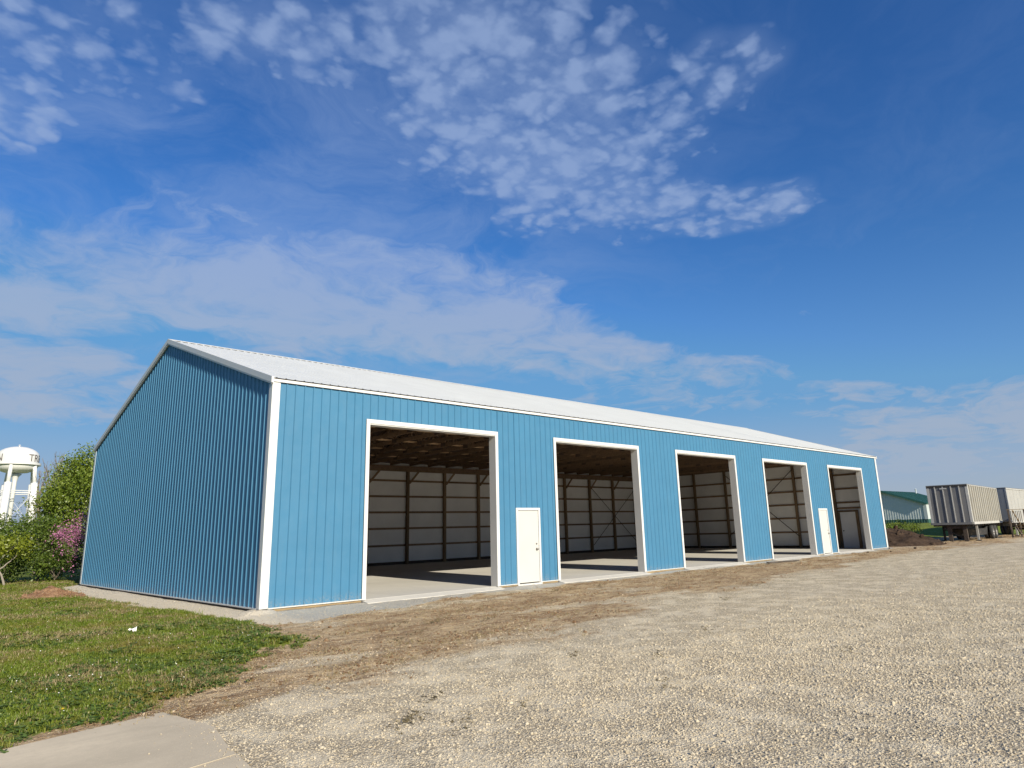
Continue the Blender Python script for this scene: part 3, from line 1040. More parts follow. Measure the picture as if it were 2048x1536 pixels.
def build_barn():
    B = thing('pole_barn', 'long blue ribbed steel pole barn with white roof and five open bays', 'barn')
    # ---- front wall sheets, cut round the openings
    holes = [(x, x + DW, DH) for x in DOORX] + [(x, x + MW, MH) for x in MANX]
    npan = 40
    pw = L / npan
    for i in range(npan):
        a, b = i * pw, (i + 1) * pw
        cuts = sorted({a, b} | {c for h in holes for c in h[:2] if a + 1e-3 < c < b - 1e-3})
        for s0, s1 in zip(cuts[:-1], cuts[1:]):
            mid = (s0 + s1) / 2
            zb = 0.02
            for h in holes:
                if h[0] < mid < h[1]: zb = h[2] - 0.02
            steel_sheet((0, 0, 0), (1, 0, 0), (0, -1, 0), s0, s1, zb, HE, lift=0.0).build('wall_panel', 'blue_steel', B)
    # ---- gable ends
    npg = 17
    pg = D / npg
    top = lambda s: HE + 0.055 + SLOPE * (RY - abs(s - RY)) - 0.04
    for i in range(npg):
        a, b = i * pg, (i + 1) * pg
        cuts = [a, b] if not a < RY < b else [a, RY, b]
        mb = MB()
        for s0, s1 in zip(cuts[:-1], cuts[1:]):
            m2 = steel_sheet((0, 0, 0), (0, 1, 0), (-1, 0, 0), s0, s1, 0.02, top, step=pg / 4, ribs=DEEP)
            o = len(mb.v)
            mb.v += m2.v
            mb.f += [tuple(o + k for k in f) for f in m2.f]
        mb.build('wall_panel', 'blue_steel', B)
        mb2 = MB()
        for s0, s1 in zip(cuts[:-1], cuts[1:]):
            m2 = steel_sheet((L, 0, 0), (0, 1, 0), (1, 0, 0), s0, s1, 0.02, top, step=pg / 4)
            o = len(mb2.v)
            mb2.v += m2.v
            mb2.f += [tuple(o + k for k in f) for f in m2.f]
        mb2.build('wall_panel', 'blue_steel', B)
    for i in range(npan):
        steel_sheet((0, D, 0), (1, 0, 0), (0, 1, 0), i * pw, (i + 1) * pw, 0.02, HE + .07).build('wall_panel', 'blue_steel', B)
    # ---- roof sheets
    ct = 1 / math.hypot(1, SLOPE)
    upf = Vector((0, ct, SLOPE * ct))
    nrf = Vector((0, -SLOPE * ct, ct))
    upb, nrb = Vector((0, -upf.y, upf.z)), Vector((0, -nrf.y, nrf.z))
    slen = (RY + 0.08) / ct
    x0r, x1r = -0.07, L + 0.07
    pr = (x1r - x0r) / npan
    for i in range(npan):
        steel_sheet((x0r, -0.08, 5.144), (1, 0, 0), nrf, i * pr, (i + 1) * pr, 0, slen - 0.02, up=upf, minor=False, lift=0.004, ribs=[(a, h * .7) for a, h in RIBS]).build('roof_panel', 'white_roof', B)
        steel_sheet((x0r, D + 0.08, 5.144), (1, 0, 0), nrb, i * pr, (i + 1) * pr, 0, slen - 0.02, up=upb, minor=False, lift=0.004).build('roof_panel', 'white_roof', B)
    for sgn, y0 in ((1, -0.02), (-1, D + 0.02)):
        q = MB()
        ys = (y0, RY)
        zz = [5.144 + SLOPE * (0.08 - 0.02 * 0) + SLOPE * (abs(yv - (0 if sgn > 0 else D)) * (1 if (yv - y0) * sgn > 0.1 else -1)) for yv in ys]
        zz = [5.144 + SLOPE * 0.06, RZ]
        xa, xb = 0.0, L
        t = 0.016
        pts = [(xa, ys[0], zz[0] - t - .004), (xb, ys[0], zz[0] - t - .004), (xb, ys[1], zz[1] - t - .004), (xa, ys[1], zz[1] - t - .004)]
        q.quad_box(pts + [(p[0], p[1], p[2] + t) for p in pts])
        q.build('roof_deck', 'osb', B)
    # ridge cap
    rc = MB()
    w = 0.2
    for sg in (-1, 1):
        rc.quad_box([(x0r - .01, RY + sg * w, RZ - SLOPE * w + .026), (x1r + .01, RY + sg * w, RZ - SLOPE * w + .026), (x1r + .01, RY, RZ + .026), (x0r - .01, RY, RZ + .026),
                     (x0r - .01, RY + sg * w, RZ - SLOPE * w + .034), (x1r + .01, RY + sg * w, RZ - SLOPE * w + .034), (x1r + .01, RY, RZ + .040), (x0r - .01, RY, RZ + .040)])
    rc.build('ridge_cap', 'white_trim', B)
    # rake trim on both gables
    for gx0, gx1 in ((-0.085, -0.024), (L + 0.022, L + 0.085)):
        for y0 in (-0.09, D + 0.09):
            m = MB()
            za = 5.144 - 0.003
            pts = []
            for dz in (-0.115, 0.032):
                pts.append([(gx0, y0, za + dz), (gx1, y0, za + dz), (gx1, RY, RZ + dz + .002), (gx0, RY, RZ + dz + .002)])
            m.quad_box(pts[0] + pts[1])
            m.build('rake_trim', 'white_trim', B)
            m = MB()
            o_ = 0.016
            pts = []
            for dz in (-0.158, -0.118):
                pts.append([(gx0 + o_, y0 + (.05 if y0 < 0 else -.05), za + dz + .016), (gx1 - .001, y0 + (.05 if y0 < 0 else -.05), za + dz + .016), (gx1 - .001, RY, RZ + dz), (gx0 + o_, RY, RZ + dz)])
            m.quad_box(pts[0] + pts[1])
            m.build('rake_trim', 'white_trim', B)
    # eave fascia front and back
    MB().box(-0.02, L + 0.02, -0.056, -0.024, 5.062, 5.128).build('eave_trim', 'white_trim', B)
    MB().box(-0.02, L + 0.02, D + 0.024, D + 0.066, 5.035, 5.125).build('eave_trim', 'white_trim', B)
    # corner trim, L shaped
    for cx, cy, sx, sy in ((0, 0, 1, 1), (L, 0, -1, 1), (0, D, 1, -1), (L, D, -1, -1)):
        m = MB()
        xs = sorted((cx - sx * .030, cx + sx * .165))
        yf = sorted((cy - sy * .030, cy - sy * .022))
        m.box(xs[0], xs[1], yf[0], yf[1], 0.012, 5.055)
        yb = sorted((cy - sy * .0215, cy + sy * .14))
        xf = sorted((cx - sx * .030, cx - sx * .022))
        m.box(xf[0], xf[1], yb[0], yb[1], 0.012, 5.02)
        m.build('corner_trim', 'white_trim', B)
    # base trim and grade board
    edges = [0.17]
    for h in sorted(holes): edges += [h[0], h[1]]
    edges.append(L - 0.17)
    for a, b in zip(edges[0::2], edges[1::2]):
        MB().box(a, b, -0.027, -0.001, 0.0, 0.024).build('base_trim', 'white_trim', B)
        MB().box(a, b, 0.002, 0.04, -0.2, -0.002).build('grade_board', 'treated', B)
    MB().box(-0.036, -0.001, 0.145, D - 0.145, 0.0, 0.028).build('base_trim', 'white_trim', B)
    MB().box(0.002, 0.04, 0.05, D - 0.05, -0.2, -0.002).build('grade_board', 'dark_wood', B)
    # ---- floor slab with a sloped lip at each bay
    MB().box(0.045, L - 0.045, 0.045, D - 0.06, -0.25, 0.0).build('floor_slab', 'slab', B)
    for x in DOORX:
        a, b = x + 0.02, x + DW - 0.02
        m = MB()
        m.quad_box([(a, -0.26, -0.16), (b, -0.26, -0.16), (b, 0.044, -0.2), (a, 0.044, -0.2), (a, -0.26, -0.06), (b, -0.26, -0.06), (b, 0.044, -0.004), (a, 0.044, -0.004)])
        m.build('threshold_ramp', 'slab', B)
    # ---- big bay trims and wrapped jambs
    for x in DOORX:
        a, b = x, x + DW
        y0, y1 = -0.036, -0.020
        MB().box(a, a + TR, y0, y1, 0.0, DH - TR - .001).build('bay_trim', 'white_trim', B)
        MB().box(b - TR, b, y0, y1, 0.0, DH - TR - .001).build('bay_trim', 'white_trim', B)
        MB().box(a, b, y0, y1, DH - TR, DH).build('bay_trim', 'white_trim', B)
        for xa, xb in ((a + TR - .03, a + TR), (b - TR, b - TR + .03)):
            MB().box(xa, xb, -0.0195, 0.255, 0.0, DH - TR - .032).build('bay_jamb', 'jamb_wrap', B)
        MB().box(a + TR - .03, b - TR + .03, -0.0195, 0.255, DH - TR - .031, DH - TR - .001).build('bay_header', 'jamb_wrap', B)
    # ---- walk doors
    for x in MANX:
        d = MB().box(x + .085, x + MW - .085, -0.010, 0.03, 0.03, MH - .09).build('walk_door', 'door_paint', B)
        k = MB()
        kx = x + MW - .17
        k.tube([(kx, -0.010, 0.97), (kx, -0.05, 0.97), (kx, -0.062, 0.97)], [0.014, 0.014, 0.0295], 12)
        k.tube([(kx, -0.0625, 0.97), (kx, -0.085, 0.97), (kx, -0.095, 0.97)], [0.0295, 0.029, 0.015], 12)
        k.build('knob', 'steel_knob', d, True)
        rs = MB().tube([(kx, -0.0101, 0.97), (kx, -0.016, 0.97)], [0.034, 0.034], 14)
        rs.build('rose', 'steel_knob', d)
        db = MB().tube([(kx, -0.0101, 1.12), (kx, -0.022, 1.12)], [0.026, 0.026], 14)
        db.build('deadbolt', 'steel_knob', d)
        for hz in (0.25, 1.05, 1.85):
            MB().box(x + .075, x + .084, -0.018, 0.01, hz, hz + .1).build('hinge', 'steel_knob', d)
        MB().box(x, x + .07, -0.034, -0.002, 0.0, MH - .071).build('door_frame', 'white_trim', B)
        MB().box(x + MW - .07, x + MW, -0.034, -0.002, 0.0, MH - .071).build('door_frame', 'white_trim', B)
        MB().box(x, x + MW, -0.034, -0.002, MH - .07, MH).build('door_frame', 'white_trim', B)
        MB().box(x + .071, x + .083, -0.0015, 0.05, 0.0, MH - .09).build('door_stop', 'white_trim', B)
        MB().box(x + MW - .083, x + MW - .071, -0.0015, 0.05, 0.0, MH - .09).build('door_stop', 'white_trim', B)
        MB().box(x + .071, x + MW - .071, -0.0015, 0.05, MH - .088, MH - .072).build('door_stop', 'white_trim', B)
        MB().box(x + .0, x + MW, -0.05, 0.04, -0.05, -0.001).build('door_sill', 'white_trim', B)
    # ---- inside: liner sheets
    yi = D - 0.045
    m = MB()
    m.face([(0.05, yi, 0), (L - .05, yi, 0), (L - .05, yi, HE + .10), (0.05, yi, HE + .10)])
    m.build('wall_liner', 'liner', B)
    for xx in (0.042, L - 0.042):
        m = MB()
        m.face([(xx, .05, 0), (xx, D - .05, 0), (xx, D - .05, HE), (xx, RY, RZ - .15), (xx, .05, HE)])
        m.build('wall_liner', 'liner', B)
    # ---- posts, girts, braces
    bay = L / 15
    pm = MB().box(-.07, .07, -.14, 0, 0.0, HE - .06).mesh('post', 'post_wood')
    for k in range(1, 15):
        inst('post', pm, B, (k * bay, D - 0.09, 0))
    gpm = MB().box(-.14, 0, -.07, .07, 0.0, HE - .06).mesh('post', 'post_wood')
    gy = [2.6, 5.03, 7.46, 9.9, 12.33]
    for y in gy:
        hh = top(y) / HE * 0.985
        inst('post', gpm, B, (L - 0.09, y, 0), scale=(1, 1, hh))
        o = inst('post', gpm, B, (0.09 + .14, y, 0), scale=(1, 1, hh))
    for cx, cy in ((0.16, 0.2), (L - 0.16, 0.2), (0.16, D - .09), (L - .16, D - .09)):
        inst('post', pm, B, (cx, cy, 0))
    for x in DOORX:
        for xx in (x + TR - .105, x + DW - TR + .105):
            inst('post', pm, B, (xx, 0.2, 0))
    GZ = [0.95, 1.80, 2.62, 3.43, 4.25]
    gm = MB().box(-bay / 2 + .004, bay / 2 - .004, -.038, 0, -.05, .05).mesh('girt', 'pine')
    for k in range(15):
        for z in GZ:
            inst('girt', gm, B, ((k + .5) * bay, D - 0.049, z))
    ge = MB().box(-.038, 0, -.5, .5, -.05, .05).mesh('girt', 'pine')
    for a, b in zip([0.1] + gy, gy + [D - .1]):
        for z in GZ + [5.1]:
            if z > 5 and (a < 0.2 or b > D - .2): continue
            if a < 2 and z < 2.3: continue
            inst('girt', ge, B, (L - 0.049, (a + b) / 2, z), scale=(1, b - a - .01, 1))
        inst('girt', ge, B, (0.049 + .038, (a + b) / 2, 2.62), scale=(1, b - a - .01, 1))
    # the far corner keeps one girt above the inner door
    MB().box(L - .087, L - .049, 0.1, 2.59, 2.24, 2.34).build('girt', 'pine', B)
    # dark sill boards at the floor
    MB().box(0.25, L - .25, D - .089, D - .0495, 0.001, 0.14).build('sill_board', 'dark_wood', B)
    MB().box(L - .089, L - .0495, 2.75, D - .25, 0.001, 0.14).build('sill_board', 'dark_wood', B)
    # carrier beam on the posts and knee braces
    MB().box(0.25, L - .25, D - .272, D - .232, 4.72, 5.02).build('header_beam', 'pine', B)
    MB().box(0.25, L - .25, D - .2315, D - .19, 4.78, 5.02).build('header_beam', 'pine', B)
    MB().box(0.25, L - .25, 0.272, 0.312, 4.62, 5.02).build('header_beam', 'pine', B)
    kb = MB().beam((0.05, 0, 4.12), (0.62, 0, 4.74), 0.04, 0.10, up=(0, 1, 0)).mesh('knee_brace', 'pine')
    kb = MB().beam((0.05, 0, 4.12), (0.62, 0, 4.74), 0.10, 0.04, up=(0, 1, 0)).mesh('knee_brace', 'pine')
    for k in range(1, 15):
        inst('knee_brace', kb, B, (k * bay, D - 0.262, 0))
    # crossed braces: back wall between two posts each side, and the far end
    for p, q, sh in (((29.25, 4.2), (34.0, 0.45), 0.0), ((29.25, 0.45), (34.0, 4.2), 0.014)):
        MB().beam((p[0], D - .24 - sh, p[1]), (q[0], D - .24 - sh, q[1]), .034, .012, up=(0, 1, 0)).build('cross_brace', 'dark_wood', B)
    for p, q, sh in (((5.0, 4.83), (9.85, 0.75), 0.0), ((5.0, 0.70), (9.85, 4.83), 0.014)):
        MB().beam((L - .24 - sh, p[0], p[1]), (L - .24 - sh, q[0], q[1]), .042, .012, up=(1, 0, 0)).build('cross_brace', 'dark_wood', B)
    # inner walk door in the far end wall
    d = MB().box(L - .085, L - .05, 1.50, 2.42, 0.02, 2.06).build('walk_door', 'liner', B)
    k = MB().tube([(L - .086, 2.31, .98), (L - .15, 2.31, .98)], [.03, .03], 10)
    k.build('knob', 'chassis', d)
    MB().box(L - .14, L - .05, 2.425, 2.55, 0.0, 2.06).build('door_frame', 'post_wood', B)
    MB().box(L - .14, L - .05, 1.34, 1.495, 0.0, 2.06).build('door_frame', 'post_wood', B)
    MB().box(L - .14, L - .05, 1.34, 2.55, 2.065, 2.16).build('door_frame', 'post_wood', B)
    # ---- roof framing
    nt = 30
    ch = MB()
    hw = .019
    zb = 5.025
    def topz(y): return 5.144 + SLOPE * (RY + .08 - abs(y - RY)) - .020 - .042
    ch.box(-hw, hw, .27, D - .27, zb, zb + .14)
    for s in (-1, 1):
        ya = RY + s * (RY - .25)
        ch.quad_box([(-hw, ya, topz(ya) - .13), (hw, ya, topz(ya) - .13), (hw, RY, topz(RY) - .13), (-hw, RY, topz(RY) - .13), (-hw, ya, topz(ya) - .001), (hw, ya, topz(ya) - .001), (hw, RY, topz(RY) - .001), (-hw, RY, topz(RY) - .001)])
    chord = ch.mesh('truss', 'pine')
    nodes_b = [2.6, 5.2, RY, D - 5.2, D - 2.6]
    webs = []
    tn = [1.4, 3.9, 6.5, D - 6.5, D - 3.9, D - 1.4]
    zig = [(1.4, 't'), (2.6, 'b'), (3.9, 't'), (5.2, 'b'), (6.5, 't'), (RY, 'b'), (D - 6.5, 't'), (D - 5.2, 'b'), (D - 3.9, 't'), (D - 2.6, 'b'), (D - 1.4, 't')]
    for (y0, a), (y1, b) in zip(zig[:-1], zig[1:]):
        pz = lambda y, k: topz(y) - .13 if k == 't' else zb + .14
        webs.append(MB().beam((0, y0, pz(y0, a)), (0, y1, pz(y1, b)), .037, .09, up=(0, 1, 0)).mesh('web', 'pine'))
    gus = MB()
    for y in nodes_b:
        gus.box(-hw - .0015, hw + .0015, y - .16, y + .16, zb + .02, zb + .17)
    gplate = gus.mesh('gusset', 'osb')
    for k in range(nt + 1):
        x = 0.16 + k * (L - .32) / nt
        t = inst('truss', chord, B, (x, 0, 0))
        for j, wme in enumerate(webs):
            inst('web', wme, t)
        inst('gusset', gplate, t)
    # purlins on the trusses, and bottom-chord braces
    for s in (-1, 1):
        for k in range(13):
            y = RY + s * (0.12 + k * 0.63)
            if abs(y - RY) > RY - .15: continue
            z = topz(y)
            MB().box(0.06, L - .06, y - .045, y + .045, z + .002 - .004, z + .036 - .004).build('purlin', 'pine', B)
    for y in (2.9, 5.55, 8.35, D - 5.2, D - 2.6):
        MB().box(0.1, L - .1, y - .10, y + .10, zb + .141, zb + .178).build('chord_brace', 'pine_light', B)
    return B


barn = build_barn()


# ------------------------------------------------------------------ semi trailers
def wheel(parent, name, x, y, z, r=0.5, w=0.26):
    mb = MB()
    prof = [(r * .56, -w / 2), (r * .9, -w / 2), (r, -w / 2 + .04), (r, w / 2 - .04), (r * .9, w / 2), (r * .56, w / 2)]
    mb.lathe(prof, 26)
    t = mb.build(name, 'tyre', parent, True)
    t.location = (x, y, z)
    t.rotation_euler = (math.pi / 2, 0, 0)
    rb = MB().lathe([(r * .555, -w / 2 + .01), (r * .50, -w / 2 + .03), (r * .48, -w / 2 + .10), (r * .2, -w / 2 + .11), (r * .18, -w / 2 - .03), (0.001, -w / 2 - .04)], 26)
    rb.build('rim', 'wheel_rim', t, True)
    rb = MB().lathe([(r * .555, w / 2 - .01), (r * .50, w / 2 - .03), (r * .48, w / 2 - .10), (r * .2, w / 2 - .11), (r * .18, w / 2 + .03), (0.001, w / 2 + .04)], 26)
    rb.build('rim', 'wheel_rim', t, True)
    return t


def build_trailer_ribbed():
    T = thing('semi_trailer', 'weathered box trailer with dark ribbed front and cream ribbed side, nearer of the two', 'trailer', (49.07, -1.27, -0.05), 0.08, 'old box trailers parked beyond the barn')
    LN, W, Z0, Z1 = 11.4, 2.55, 1.17, 3.88
    MB().box(0.04, LN, 0.03, W - .03, Z0 + .1, Z1 - .06).build('body', 'trailer_cream', T)
    MB().box(0.0, .036, .05, W - .05, Z0 + .12, Z1 - .1).build('front_wall', 'trailer_grey', T)
    # front uprights
    fr = MB().beam((-.022, 0, Z0 + .12), (-.022, 0, Z1 - .12), .06, .042, up=(1, 0, 0)).mesh('front_rib', 'trailer_rail')
    for y in (.52, 1.02, 1.52, 2.02):
        inst('front_rib', fr, T, (0, y, 0))
    MB().box(-.05, LN + .02, .0, W, Z1 - .058, Z1 - .005).build('roof', 'trailer_grey', T)
    MB().box(-.035, -.003, .0, W, Z1 - .16, Z1 - .06).build('front_top_rail', 'chassis', T)
    MB().box(-.10, -.003, .05, W - .05, Z0 - .03, Z0 + .115).build('front_sill', 'trailer_grey', T)
    # vent on the front
    v = MB().box(-.045, -.003, 1.30, 1.72, Z1 - .30, Z1 - .22).build('vent', 'trailer_rail', T)
    # corner posts
    for y0, y1 in ((-.004, .16), (W - .16, W + .004)):
        MB().box(-.012, .20, y0, y1, Z0 + .1, Z1 - .06).build('corner_post', 'trailer_rail', T)
    # side posts
    sp = MB().box(0, .26, -.07, .03, Z0 + .14, Z1 - .10).mesh('side_post', 'trailer_cream')
    n = 15
    for k in range(n):
        inst('side_post', sp, T, (.45 + k * (LN - .85) / (n - 1), 0, 0))
    MB().box(.2, LN, -.055, .02, Z1 - .10, Z1 - .06).build('top_rail', 'trailer_rail', T)
    MB().box(.0, LN, -.06, .03, Z0 - .03, Z0 + .14).build('bottom_rail', 'trailer_rail', T)
    MB().box(.0, LN, W - .03, W + .05, Z0 - .03, Z0 + .14).build('bottom_rail', 'trailer_rail', T)
    # underframe
    for y in (.7, 1.75):
        MB().box(.3, LN - .2, y, y + .12, Z0 - .36, Z0 - .031).build('frame_beam', 'chassis', T)
    cm = MB().box(0, .08, .05, W - .05, Z0 - .14, Z0 - .032).mesh('cross_member', 'chassis')
    for k in range(16):
        inst('cross_member', cm, T, (.2 + k * .7, 0, 0))
    # front trestle of dark timbers
    for y in (.62, 1.55):
        MB().beam((.35, y, 0), (.30, y, Z0 - .03), .24, .24, up=(1, 0, 0)).build('trestle_leg', 'dark_wood', T)
    MB().box(.24, .42, .55, 1.7, Z0 - .30, Z0 - .04).build('trestle_beam', 'dark_wood', T)
    MB().beam((.33, .72, .18), (.33, 1.45, .62), .05, .08, up=(1, 0, 0)).build('trestle_brace', 'chassis', T)
    # landing legs
    for y, m_ in ((.18, 'trailer_white'), (W - .3, 'chassis')):
        lg = MB().beam((1.9, y, .06), (1.9, y, Z0 - .03), .13, .13, up=(1, 0, 0)).build('landing_leg', m_, T)
        MB().box(1.72, 2.08, y - .16, y + .16, 0, .06).build('foot', 'chassis', lg)
    MB().beam((1.9, .2, .75), (1.9, W - .3, .75), .06, .06).build('leg_brace', 'chassis', T)
    # rear wheels
    for x in (7.35, 8.6):
        MB().tube([(x, .2, .5), (x, W - .2, .5)], [.07, .07], 10).build('axle', 'chassis', T)
        for y in (.17, .50, W - .50, W - .17):
            wheel(T, 'wheel', x, y, .5)
    MB().box(6.7, 9.3, .75, 1.8, .62, Z0 - .37).build('bogie', 'chassis', T)
    MB().box(9.35, 9.37, .05, .62, .22, Z0 - .04).build('mudflap', 'tyre', T)
    MB().box(9.35, 9.37, W - .62, W - .05, .22, Z0 - .04).build('mudflap', 'tyre', T)
    # dark belly box, enlarged and blackened to stand in for underbody shade
    MB().box(2.6, 6.4, .35, 2.0, .35, Z0 - .37).build('belly_shade_box', 'chassis', T)
    return T


def build_trailer_plain():
    T = thing('semi_trailer', 'pale smooth-sided box trailer behind wooden stairs, farther of the two', 'trailer', (61.9, -0.70, -0.05), 0.02, 'old box trailers parked beyond the barn')
    LN, W, Z0, Z1 = 12.2, 2.55, 1.18, 3.93
    MB().box(.04, LN, .02, W - .02, Z0 + .02, Z1 - .05).build('body', 'trailer_white', T)
    MB().box(0, .036, .03, W - .03, Z0 + .1, Z1 - .07).build('front_wall', 'trailer_blue', T)
    MB().box(-.03, LN + .02, -.02, W + .02, Z1 - .048, Z1).build('roof', 'trailer_grey', T)
    for y0, y1 in ((-.012, .10), (W - .10, W + .012)):
        MB().box(-.014, .10, y0, y1, Z0 + .02, Z1 - .06).build('corner_post', 'trailer_blue', T)
    MB().box(.1, LN, -.03, .018, Z0 - .10, Z0 + .05).build('bottom_rail', 'trailer_rail', T)
    MB().box(.1, LN, -.028, .018, Z1 - .13, Z1 - .05).build('top_rail', 'trailer_rail', T)
    for k in range(9):
        MB().box(1.3 + k * 1.3, 1.316 + k * 1.3, -.006 + .02 - .004, .0195, Z0 + .06, Z1 - .14).build('side_seam', 'trailer_rail', T)
    for y in (.7, 1.75):
        MB().box(.3, LN - .2, y, y + .12, Z0 - .36, Z0 - .01).build('frame_beam', 'chassis', T)
    for x in (8.3, 9.6):
        MB().tube([(x, .2, .5), (x, W - .2, .5)], [.07, .07], 10).build('axle', 'chassis', T)
        for y in (.17, .50, W - .50, W - .17):
            wheel(T, 'wheel', x, y, .5)
    MB().box(7.7, 10.3, .75, 1.8, .62, Z0 - .37).build('bogie', 'chassis', T)
    for y in (.25, W - .3):
        lg = MB().beam((2.6, y, .06), (2.6, y, Z0 - .02), .13, .13, up=(1, 0, 0)).build('landing_leg', 'trailer_rail', T)
        MB().box(2.42, 2.78, y - .16, y + .16, 0, .06).build('foot', 'chassis', lg)
    return T


build_trailer_ribbed()
build_trailer_plain()


def build_stairs():
    S = thing('wooden_stairs', 'weathered wooden steps with railings leading up beside the pale trailer', 'stairs', (60.2, -1.05, -0.06), 0.0)
    H = 1.12
    x0, x1 = -1.2, .9
    y0, y1 = -1.15, .0
    pk = MB().box(0, .13, y0, y1, H - .04, H).mesh('deck_board', 'grey_wood')
    for k in range(15):
        inst('deck_board', pk, S, (x0 + k * .14, 0, 0))
    MB().box(x0, x1, y0 + .005, y0 + .05, H - .19, H - .042).build('rim_joist', 'grey_wood', S)
    MB().box(x0, x1, y1 - .05, y1 - .005, H - .19, H - .042).build('rim_joist', 'grey_wood', S)
    pm = MB().box(-.05, .05, -.05, .05, 0, H + .98).mesh('post', 'grey_wood')
    for px in (x0 + .05, (x0 + x1) / 2, x1 - .05):
        inst('post', pm, S, (px, y0 - .052, 0))
    inst('post', pm, S, (x0 - .052, y1 - .2, 0))
    bl = MB().box(-.018, .018, -.018, .018, H + .06, H + .90).mesh('baluster', 'grey_wood')
    for k in range(16):
        px = x0 + .16 + k * .117
        if px < x1 - .1: inst('baluster', bl, S, (px, y0 - .03, 0))
    for k in range(8):
        inst('baluster', bl, S, (x0 - .03, y0 + .15 + k * .11, 0))
    MB().box(x0 - .1, x1, y0 - .10, y0 + .03, H + .982, H + 1.02).build('top_rail', 'treated', S)
    MB().box(x0 - .1, x0 + .02, y0 + .031, y1 - .1, H + .982, H + 1.02).build('top_rail', 'treated', S)
    MB().box(x0, x1, y0 - .05, y0 - .012, H + .90, H + .98).build('lower_rail', 'grey_wood', S)
    # flight going down to the right (+x)
    nst = 6
    rise, run = H / nst, .30
    for k in range(1, nst):
        z = H - k * rise
        xa = x1 + (k - 1) * run
        MB().box(xa + .002, xa + run + .02, y0 + .05, y1 - .05, z - .04, z).build('step', 'treated', S)
    for y in (y0 + .02, y1 - .02):
        MB().beam((x1, y, H - .16), (x1 + nst * run - .1, y, .1), .04, .24).build('stringer', 'grey_wood', S)
        MB().beam((x1 - .02, y - .03 if y < -.5 else y, H + .95), (x1 + nst * run, y - .03 if y < -.5 else y, .98), .05, .09).build('handrail', 'treated', S)
        MB().box(x1 + nst * run - .12, x1 + nst * run - .03, y - .045, y + .045, 0, 1.0).build('post', 'grey_wood', S)
    for k in range(1, 6):
        xa = x1 + k * run - .1
        t = (xa - x1) / (nst * run)
        MB().box(xa, xa + .035, y0 - .03, y0 + .005, H * (1 - t) - .1, (H + .95) * (1 - t) + .98 * t).build('baluster', 'grey_wood', S)
    # leaning props under the deck
    MB().beam((x0 - .1, y0 - .1, .0), (x0 - .3, y0 + .05, H), .07, .07).build('prop', 'grey_wood', S)


build_stairs()


# ------------------------------------------------------------------ green-roofed building on the rise
def build_green_shed():
    G = thing('metal_shed', 'pale metal building with dark green roof and wainscot on the grassy rise', 'shed', (92.0, 14.65, 1.02))
    LN, HWD, HT, RS = 12.1, 5.04, 2.46, 1.74
    Wd = HWD * 2
    top = lambda s: HT + RS / HWD * (HWD - abs(s - HWD))
    n = 11
    pw = Wd / n
    for i in range(n):
        a, b = i * pw, (i + 1) * pw
        cuts = [a, b] if not a < HWD - 1e-6 < b else [a, HWD, b]
        for s0, s1 in zip(cuts[:-1], cuts[1:]):
            if s1 - s0 < .01: continue
            steel_sheet((0, 0, 0), (0, 1, 0), (-1, 0, 0), s0, s1, .52, top, step=.305, minor=False, ribs=DEEP).build('wall_panel', 'pale_steel', G)
            steel_sheet((-.012, 0, 0), (0, 1, 0), (-1, 0, 0), s0, s1, -.1, .52, step=.305, minor=False).build('wainscot_panel', 'green_wainscot', G)
    for i in range(13):
        a = i * LN / 13
        steel_sheet((0, 0, 0), (1, 0, 0), (0, -1, 0), a, a + LN / 13, .52, HT, step=.305, minor=False).build('wall_panel', 'pale_steel', G)
        steel_sheet((0, -.012, 0), (1, 0, 0), (0, -1, 0), a, a + LN / 13, -.1, .52, step=.305, minor=False).build('wainscot_panel', 'green_wainscot', G)
    MB().box(.02, LN, Wd - .05, Wd, -.1, HT).build('back_wall', 'pale_steel', G)
    MB().face([(LN, 0, -.1), (LN, Wd, -.1), (LN, Wd, HT), (LN, HWD, HT + RS), (LN, 0, HT)]).build('end_wall', 'pale_steel', G)
    MB().box(-.05, .34, -.05, .0, .50, HT - .02).build('corner_trim', 'pale_steel', G)
    MB().box(-.052, -.035, -.05, .34, .50, HT - .02).build('corner_trim', 'pale_steel', G)
    ov = .35
    sl = RS / HWD
    for s, nm in ((-1, 'roof_slope'), (1, 'roof_slope')):
        ye = HWD + s * (HWD + .25)
        zr, ze = HT + RS + .05, HT - sl * .25 + .05
        m = MB()
        pts = [(-ov, ye, ze), (LN + ov, ye, ze), (LN + ov, HWD, zr), (-ov, HWD, zr)]
        m.quad_box(pts + [(p[0], p[1], p[2] + .06) for p in pts])
        m.build(nm, 'green_steel', G)
        m = MB()
        pts = [(-ov - .03, ye, ze - .16), (-ov - .002, ye, ze - .16), (-ov - .002, HWD, zr - .16), (-ov - .03, HWD, zr - .16)]
        m.quad_box(pts + [(p[0], p[1], p[2] + .23) for p in pts])
        m.build('rake_trim', 'green_steel', G)
    for k in range(40):
        x = -ov + .1 + k * (LN + .5) / 40
        ye, zr, ze = -.25, HT + RS + .112, HT - sl * .25 + .112
        MB().beam((x, ye, ze), (x, HWD, zr), .05, .03).build('roof_rib', 'green_steel', G)
    vp = MB().tube([(LN - .9, HWD - .6, HT + RS - .3), (LN - .9, HWD - .6, HT + RS + .45)], [.09, .09], 10).build('vent_pipe', 'pale_steel', G)
    MB().tube([(LN - .9, HWD - .6, HT + RS + .45), (LN - .9, HWD - .6, HT + RS + .56)], [.2, .06], 10).build('vent_cap', 'pale_steel', vp)


build_green_shed()


